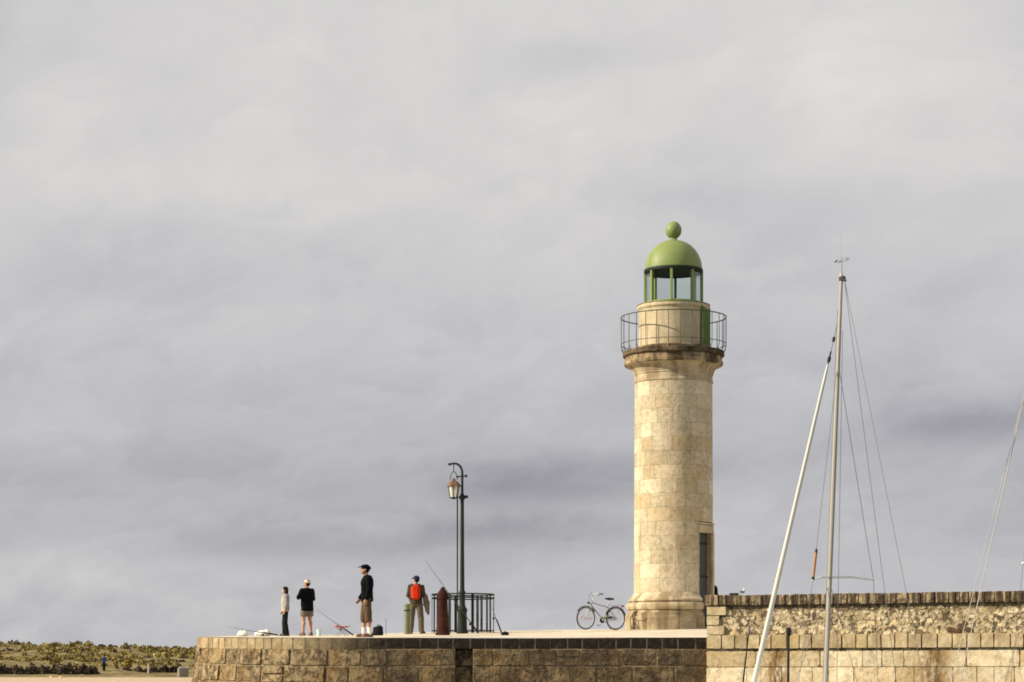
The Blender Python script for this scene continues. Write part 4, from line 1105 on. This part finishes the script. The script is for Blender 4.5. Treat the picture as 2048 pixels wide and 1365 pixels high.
def bags():
    p = on_deck(756, 64.6)
    t = thing('rucksack', 'black rucksack sitting on the quay right of the tall man', 'bag', p)
    bm = NB(); loft(bm, [((0, 0, .0), .13, .11, 0), ((0, 0, .04), .155, .125, 0), ((0, 0, .15), .14, .11, 0), ((.02, 0, .23), .10, .08, 0), ((.045, 0, .275), .05, .05, 0)]); ball(bm, (-.07, 0, .17), (.07, .08, .08)); ball(bm, (.10, 0, .19), (.04, .06, .08)); remeshed('sack', bm, .014, M['black_bag'], t, 3)
    bm = NB(); tube(bm, [(-.02, -.08, .25), (-.01, -.1, .30), (.06, -.1, .30), (.07, -.07, .25)], .012, 6); obj('strap', bm, M['black_bag'], t, True)
    for u, w, lab in ((486, .16, 'crumpled white plastic bag under the lying fishing rod, left of the two'), (526, .26, 'crumpled white plastic bag nearer the child, the wider of the two')):
        t = thing('plastic_bag', lab, 'bag', on_deck(u, 66.6)); rg = random.Random(u)
        bm = NB(); ball(bm, (0, 0, .07), (w, .15, .085), 20, 12); ball(bm, (w*.4, 0, .11), (w*.35, .1, .07), 14, 10); ball(bm, (-w*.6, 0, .05), (w*.4, .1, .06), 14, 10)
        for v in bm.verts: v.co += Vector((rg.uniform(-1, 1), rg.uniform(-1, 1), rg.uniform(-.6, 1)))*.022; v.co.z = max(0, v.co.z)
        obj('sack', bm, M['white_plastic'], t)
        bm = NB(); tube(bm, [(w*.3, 0, .15), (w*.4, 0, .20), (w*.5, .02, .15)], .012, 6); obj('handle', bm, M['white_plastic'], t)
    t = thing('bucket', 'small pale blue plastic bucket between the bare legged man and the stool', 'bucket', on_deck(638, 66.2))
    bm = NB(); lathe(bm, [(.055, 0), (.075, .17), (.082, .175), (.08, .185), (.072, .182), (.055, .02), (0, .02)], 20); obj('pail', bm, M['pale_blue_plastic'], t, True)
    bm = NB(); tube(bm, [(.078*math.cos(a), .02, .175-.05*math.sin(a)) for a in (i*math.pi/8 for i in range(9))], .005, 6); obj('handle', bm, M['chrome'], t)
    t = thing('tackle_bag', 'dark flat tackle bag lying on the paving right of the guard rail', 'bag', on_deck(1010, 63.2))
    bm = NB(); loft(bm, [((0, 0, 0), .10, .07, 0), ((0, 0, .05), .11, .08, 0), ((.01, 0, .09), .06, .05, 0)]); remeshed('sack', bm, .012, M['black_bag'], t, 3)
    bm = NB(); tube(bm, [(-.05, 0, .07), (0, -.03, .12), (.05, 0, .07)], .008, 6); obj('strap', bm, M['black_bag'], t, True)
    # things on the harbour wall
    q = Matrix.Rotation(R(WA), 4, 'Z')
    wp = lambda s_, y: Vector((5.09, 59.6, 0))+(q @ Vector((s_, y, 0)))
    p = wp(.62, .45); p.z = E+2.155
    t = thing('pouch', 'small flat black pouch lying on the left end of the harbour wall', 'pouch', p, R(WA))
    bm = NB(); box(bm, (0, 0, .028), (.22, .14, .055), None, .012); obj('body', bm, M['black_bag'], t); bm = NB(); box(bm, (.01, -.072, .035), (.16, .008, .03), None, .003); obj('flap', bm, M['black_bag'], t)
    p = wp(.87, .40); p.z = E+2.15
    t = thing('gull', 'small white gull standing on top of the harbour wall near the lighthouse', 'bird', p, R(-60))
    bm = NB(); loft(bm, [((0, 0, .052), .012, .016, 0), ((0, 0, .065), .030, .055, 0), ((0, .005, .09), .036, .07, 0), ((0, .02, .115), .030, .05, 0), ((0, .04, .14), .018, .022, 0), ((0, .045, .158), .016, .018, 0)]); ball(bm, (0, .05, .168), .021, 12, 8)
    for s_ in (-1, 1): cyl(bm, (s_*.013, 0, .07), (s_*.013, .0, .0), .006, n=6); ball(bm, (s_*.013, .012, .004), (.01, .018, .006))
    ball(bm, (0, -.085, .085), (.018, .05, .012)); remeshed('body', bm, .006, M['white'], t, 1)
    bm = NB(); cyl(bm, (0, .066, .166), (0, .095, .160), .007, .002, 6); obj('beak', bm, M['reflector'], t)
    for s_ in (-1, 1):
        bm = NB(); ball(bm, (s_*.034, -.03, .092), (.008, .075, .028)); obj('wing', bm, M['pole_grey'], t, True)
bags()

# ------------------------------------------------------------------ bicycle
def bicycle():
    p = on_deck(1230.5, 68.2)
    t = thing('bicycle', 'silver city bicycle with black saddle and rear rack parked by the lighthouse', 'bicycle', p, R(180+31))
    t.rotation_euler = (R(-2.5), 0, R(180+31))
    WR = .345
    def wheel(x, steer=0):
        bm = NB(); ring(bm, WR-.016, 0, .0155, 48, m_=8)
        Q = Matrix.Rotation(R(90), 3, 'X')
        for v in bm.verts: v.co = Q @ v.co
        ty = obj('tyre', bm, M['tyre'], None, True)
        bm = NB(); ring(bm, WR-.047, 0, .011, 48, m_=6)
        for v in bm.verts: v.co = Q @ v.co
        rim = obj('rim', bm, M['chrome'], None, True)
        bm = NB()
        for i in range(28):
            a = 2*math.pi*i/28; s_ = .03 if i % 2 else -.03; b = a+.5*(1 if i % 4 < 2 else -1)
            cyl(bm, (.02*math.cos(b), s_, .02*math.sin(b)), ((WR-.05)*math.cos(a), 0, (WR-.05)*math.sin(a)), .0016, n=4, caps=False)
        sp = obj('spokes', bm, M['chrome'], None)
        bm = NB(); cyl(bm, (0, -.055, 0), (0, .055, 0), .018, n=12); cyl(bm, (0, -.035, 0), (0, -.025, 0), .032, n=12); cyl(bm, (0, .025, 0), (0, .035, 0), .032, n=12)
        hub = obj('wheel', bm, M['chrome'], t, True); hub.location = (x, 0, WR); hub.rotation_euler = (0, 0, steer)
        for c in (ty, rim, sp): c.parent = hub
        return hub
    wheel(0); fw = wheel(1.06, R(4))
    for a in (0.1, math.pi+.1):
        bm = NB(); box(bm, (.17*math.cos(a), 0, .17*math.sin(a)), (.075, .03, .04), Matrix.Rotation(-a, 3, 'Y'), .006); obj('reflector', bm, M['reflector'], fw)
    f = M['bike']
    BBx = (.44, 0, .29); ST = (.285, 0, .74); HT = (.845, 0, .86); HB = (.90, 0, .70)
    bm = NB()
    cyl(bm, BBx, ST, .017, n=10); cyl(bm, BBx, (.885, 0, .735), .022, n=10); cyl(bm, (.305, 0, .68), (.862, 0, .81), .017, n=10); cyl(bm, HB, HT, .023, n=10)
    for s_ in (-1, 1):
        cyl(bm, (0, s_*.06, WR), (.42, s_*.035, .29), .010, n=8); cyl(bm, (0, s_*.06, WR), (.295, s_*.02, .70), .009, n=8)
    cyl(bm, (.44, -.04, .29), (.44, .04, .29), .026, n=12)
    obj('frame', bm, f, t, True)
    bm = NB(); 
    for s_ in (-1, 1): tube(bm, [(.905, s_*.045, .69), (.965, s_*.048, .56), (1.06, s_*.052, WR)], [.016, .014, .009], 8)
    cyl(bm, (.905, -.055, .69), (.905, .055, .69), .018, n=8); obj('fork', bm, f, t, True)
    bm = NB(); cyl(bm, HT, (.805, 0, 1.0), .015, n=8); cyl(bm, (.805, 0, 1.0), (.86, 0, 1.05), .016, n=8)
    tube(bm, [(.70, -.30, 1.07), (.80, -.24, 1.075), (.85, -.12, 1.06), (.86, 0, 1.05), (.85, .12, 1.06), (.80, .24, 1.075), (.70, .30, 1.07)], .012, 8)
    hb = obj('handlebar', bm, M['chrome'], t, True)
    for s_ in (-1, 1):
        bm = NB(); cyl(bm, (.665, s_*.315, 1.066), (.775, s_*.258, 1.075), .018, n=10); obj('grip', bm, M['black'], hb, True)
        bm = NB(); tube(bm, [(.82, s_*.20, 1.06), (.83, s_*.25, 1.03), (.76, s_*.29, 1.02)], .007, 6); obj('brake_lever', bm, M['black'], hb)
    bm = NB(); cyl(bm, (.295, 0, .70), (.24, 0, .90), .013, n=8); obj('seat_post', bm, M['chrome'], t, True)
    bm = NB(); loft(bm, [((.20, 0, .895), .10, .07, 0), ((.195, 0, .93), .125, .085, 0), ((.19, 0, .955), .11, .075, 0)]); capsule(bm, (.22, 0, .93), (.385, 0, .935), .045, .022); remeshed('saddle', bm, .011, M['black'], t, 2)
    # rack, mudguards, chain guard, pedals, lights, stand
    bm = NB()
    for s_ in (-1, 1): cyl(bm, (.24, s_*.055, .74), (-.22, s_*.06, .74), .007, n=6); cyl(bm, (0, s_*.065, WR), (-.10, s_*.06, .74), .006, n=6)
    for x in (-.22, -.08, .06, .20): cyl(bm, (x, -.06, .74), (x, .06, .74), .006, n=6)
    obj('rear_rack', bm, M['chrome'], t)
    for x, a0, a1 in ((0, R(20), R(165)), (1.06, R(35), R(150))):
        bm = NB(); rs = []
        for i in range(17):
            a = a0+(a1-a0)*i/16; rs.append([bm.verts.new((x+(WR+.022+h_)*math.cos(a), y_, WR+(WR+.022+h_)*math.sin(a))) for y_, h_ in ((-.028, -.01), (-.012, .004), (.012, .004), (.028, -.01))])
        for A, B in zip(rs, rs[1:]):
            for j in range(3): bm.faces.new((A[j], A[j+1], B[j+1], B[j]))
        m_ = obj('mudguard', bm, M['tyre'], t, True); q = m_.modifiers.new('thick', 'SOLIDIFY'); q.thickness = .003
    bm = NB(); cyl(bm, (.44, -.05, .29), (.44, -.058, .29), .09, n=24); cyl(bm, (0, -.045, WR), (0, -.058, WR), .045, n=16)
    tube(bm, [(.44, -.054, .375), (.0, -.052, .387)], .006, 6); tube(bm, [(.44, -.054, .205), (.0, -.052, .302)], .006, 6); obj('chain_drive', bm, M['black'], t)
    bm = NB(); box(bm, (.28, -.062, .365), (.42, .012, .07), Matrix.Rotation(R(5), 3, 'Y'), .005); obj('chain_guard', bm, M['black'], t)
    for s_, ang in ((-1, -65), (1, 115)):
        a = R(ang); e_ = Vector((.44+.17*math.cos(a), s_*.075, .29+.17*math.sin(a)))
        bm = NB(); cyl(bm, (.44, s_*.07, .29), e_, .011, n=8); c = obj('crank', bm, M['chrome'], t)
        bm = NB(); box(bm, e_+Vector((0, s_*.055, 0)), (.09, .085, .025), None, .005); obj('pedal', bm, M['black'], c)
    bm = NB(); cyl(bm, (.955, 0, .80), (1.0, 0, .80), .03, .038, 12); cyl(bm, (.90, 0, .77), (.96, 0, .80), .008, n=6); obj('headlight', bm, M['black'], t)
    bm = NB(); box(bm, (-.245, 0, .72), (.045, .10, .06), None, .01); obj('rear_light', bm, M['red_plastic'], t)
    bm = NB(); cyl(bm, (.36, .06, .27), (.30, .20, .01), .009, n=8); obj('kickstand', bm, M['black'], t)
    bm = NB(); tube(bm, [(.84, .03, 1.0), (.90, .05, .92), (.89, .03, .82)], .004, 5); tube(bm, [(.85, -.05, 1.04), (.93, -.06, .95), (.90, -.03, .80)], .004, 5); obj('cable', bm, M['black'], t)
bicycle()

# ------------------------------------------------------------------ sailing boats
def yacht(label, X0, Y0, furled, zs, rake, tube_flag, wm, fwd=2.3):
    th = math.atan2(.819, -.574)                     # heading: bow away and to the left
    t = thing('sailboat', label, 'sailboat', (X0, Y0, 0), th)
    mh = 10.02
    top = Vector((-rake*mh, 0, mh))
    mast_at = lambda z: Vector((-rake*z, 0, z))
    # hull, deck, cabin
    st = [(-2.9, .95, .82), (-1.8, 1.20, .80), (0, 1.30, .82), (1.4, 1.02, .90), (2.3, .55, .98), (2.9, .06, 1.05)]
    bm = NB(); rows = []
    for x, w, z in st:
        rows.append([bm.verts.new((x, w*a, zz)) for a, zz in ((-1, z), (-.96, .35), (-.75, -.1), (0, -.42), (.75, -.1), (.96, .35), (1, z))])
    for A, B in zip(rows, rows[1:]):
        for j in range(6): bm.faces.new((A[j], A[j+1], B[j+1], B[j]))
    bm.faces.new(rows[0]); bm.faces.new(rows[-1][::-1])
    obj('hull', bm, M['hull'], t, True)
    bm = NB(); A = [bm.verts.new((x, w-.01, z-.01)) for x, w, z in st]; B = [bm.verts.new((x, -w+.01, z-.01)) for x, w, z in st]
    for i in range(len(st)-1): bm.faces.new((A[i], A[i+1], B[i+1], B[i]))
    obj('deck', bm, M['hull'], t)
    bm = NB(); box(bm, (.25, 0, 1.0), (2.4, 1.3, .42), None, .10); cb = obj('cabin', bm, M['hull'], t)
    for s_ in (-1, 1):
        bm = NB(); box(bm, (.3, s_*.652, 1.03), (1.3, .012, .14), None, .004); obj('cabin_window', bm, M['black'], cb)
    bm = NB()
    for s_ in (-1, 1): box(bm, (-.3, s_*1.283, .68), (3.6, .012, .07))
    # mast
    z0 = .9
    bm = NB(); n = 12
    rs = []
    for z, sx, sy in ((z0, .060, .050), (6.0, .058, .049), (8.6, .050, .042), (mh, .038, .033)):
        c = mast_at(z); rs.append([bm.verts.new(c+Vector((sx*math.cos(a), sy*math.sin(a), 0))) for a in (2*math.pi*i/n for i in range(n))])
    for A, B in zip(rs, rs[1:]):
        for i in range(n): bm.faces.new((A[i], A[(i+1) % n], B[(i+1) % n], B[i]))
    bm.faces.new(rs[-1]); mast = obj('mast', bm, M['alu'], t, True)
    bm = NB(); box(bm, top+Vector((-.03, 0, .0)), (.16, .08, .10), None, .02); cyl(bm, top+Vector((-.07, 0, .02)), top+Vector((-.12, 0, -.06)), .03, n=8); obj('mast_head', bm, M['black'], mast)
    bm = NB(); cyl(bm, top+Vector((0, 0, .05)), top+Vector((0, 0, .13)), .035, .03, 10); obj('mast_light', bm, M['beige_cap'], mast)
    w0 = top+Vector((-.02, 0, .13))
    bm = NB(); cyl(bm, w0, w0+Vector((0, 0, .26)), .006, n=6); cyl(bm, w0+Vector((.14, 0, .22)), w0+Vector((-.16, 0, .24)), .005, n=6)
    for a in range(3):
        e_ = Vector((math.cos(a*2.1), math.sin(a*2.1), 0))*.06; c = w0+Vector((.14, 0, .26)); cyl(bm, c, c+e_, .004, n=5); ball(bm, c+e_, .022, 8, 6)
    box(bm, w0+Vector((-.15, 0, .26)), (.09, .008, .06)); cyl(bm, w0+Vector((0, 0, .26)), w0+Vector((0, 0, .32)), .008, n=6)
    obj('wind_instrument', bm, M['wire'], mast)
    bm = NB(); cyl(bm, w0+Vector((.0, .05, -.1)), w0+Vector((.0, .05, .85)), .003, n=5); obj('aerial', bm, M['wire_pale'], mast)
    # spreaders, swept aft and drooping
    m0 = mast_at(zs)
    tips = []
    for s_ in (-1, 1):
        tip = m0+Vector((-.42, s_*.86, -.05 if s_ < 0 else -.09)); tips.append(tip)
        bm = NB(); tube(bm, [m0, m0.lerp(tip, .5)+Vector((0, 0, .035)), tip], [.026, .024, .018], 8); ball(bm, tip, .03, 8, 6); obj('spreader', bm, M['white'], mast, True)
    # standing rigging: thin wires
    def wire(name, a, b, r=.006, mat=None, par=None):
        bm = NB(); cyl(bm, a, b, r, n=5); return obj(name, bm, mat or M['wire'], par or t)
    for s_, tip in zip((-1, 1), tips):
        wire('shroud', mast_at(8.3), tip, wm); wire('shroud', tip, (-.45, s_*1.22, .85), wm); wire('shroud', m0-Vector((0, 0, .1)), (-.10, s_*1.18, .85), wm)
    for s_ in (-1, 1): wire('backstay', top+Vector((-.1, 0, -.05)), (-2.75, s_*.42, .85), wm*1.1)
    wire('halyard', mast_at(8.95)+Vector((-.10, 0, 0)), Vector((-.42, 0, .9)), wm*1.1)
    wire('halyard', mast_at(9.4)+Vector((.075, 0, 0)), mast_at(1.4)+Vector((.085, 0, 0)), wm)
    tack = Vector((fwd, 0, 1.07)); hd = mast_at(9.15)+Vector((.05, 0, 0))
    d = (hd-tack)
    if furled:
        wire('forestay', tack, hd, .007)
        q = [(0, .048), (.03, .058), (.35, .052), (.7, .040), (.87, .032), (.892, .02)]
        bm = NB(); tube(bm, [tack+d*a for a, _ in q], [r_ for _, r_ in q], 12); js = obj('furled_jib', bm, M['sail'], t, True)
        bm = NB()
        for a, r_ in ((.905, .035), (.955, .030)): cyl(bm, tack+d*(a-.006), tack+d*(a+.006), r_, n=10)
        cyl(bm, tack+d*.895, tack+d*.925, .018, n=8); obj('swivel', bm, M['black'], js)
        bm = NB(); cyl(bm, tack-d*.012, tack+d*.004, .09, n=16); obj('furling_drum', bm, M['black'], js)
    else:
        wire('forestay', tack, hd, .010, M['wire_pale']); wire('forestay', tack+Vector((.10, .22, 0)), hd+Vector((-.02, .02, -.15)), .007, M['wire_pale'])
    if tube_flag:
        # orange brown tube on the outer left shroud
        sp = tips[1] if (t.matrix_basis @ tips[1]).x < (t.matrix_basis @ tips[0]).x else tips[0]
        up = (mast_at(8.3)-sp).normalized()
        bm = NB(); cyl(bm, sp+up*.06, sp+up*.58, .030, n=12); tb = obj('reflector_tube', bm, M['orange_tube'], t, True); tag(tb, 'orange brown tube lashed to the left shroud')
        bm = NB(); cyl(bm, sp+up*.58, sp+up*.66, .036, .02, 10); cyl(bm, sp-up*.0, sp+up*.06, .03, .036, 10); obj('end_cap', bm, M['black'], tb)
    # boom with covered sail, tiller stays below the frame
    return t
yacht('sailboat with raked pale mast, furled white jib and orange tube on its rigging', 6.55, 48.0, True, E+2.10, .057, True, .0055, 2.37)
yacht('sailboat at the right edge of the photo showing only pale stays and a spreader tip', 10.95, 48.0, False, E+2.45, .035, False, .005, 2.2)

def marker_poles():
    d = 53.0
    p = P(1572, 1360, d); zt = E+(H-1262)*d/F
    t = thing('mooring_pole', 'thin black pole with a black box on top in front of the sunlit wall', 'pole', (p.x, d, -3))
    bm = NB(); cyl(bm, (0, 0, 0), (.06, 0, zt+3-.1), .035, .03, 10); obj('shaft', bm, M['black'], t, True)
    bm = NB(); box(bm, (.06, 0, zt+3-.02), (.11, .11, .19), None, .015); cyl(bm, (.06, 0, zt+3), (.12, 0, zt+3.14), .01, n=6); obj('box_top', bm, M['black'], t)
    p = P(1486, 1365, d); q = P(1499, 1254, d)
    t = thing('mooring_pole', 'thin dark leaning pole in front of the wall, left of the furled jib', 'pole', (p.x-.35, d, -3)); o = Vector((p.x-.35, d, -3))
    bm = NB(); cyl(bm, (-.25, 0, 0), p-o, .024, .022, 8); cyl(bm, p-o, q-o, .022, .014, 8); obj('shaft', bm, M['black'], t, True)
    bm = NB(); cyl(bm, (q-o)-Vector((.02, 0, .18)), (q-o)+Vector((.005, 0, .04)), .028, .02, 8); obj('cap', bm, M['wire'], t)
marker_poles()
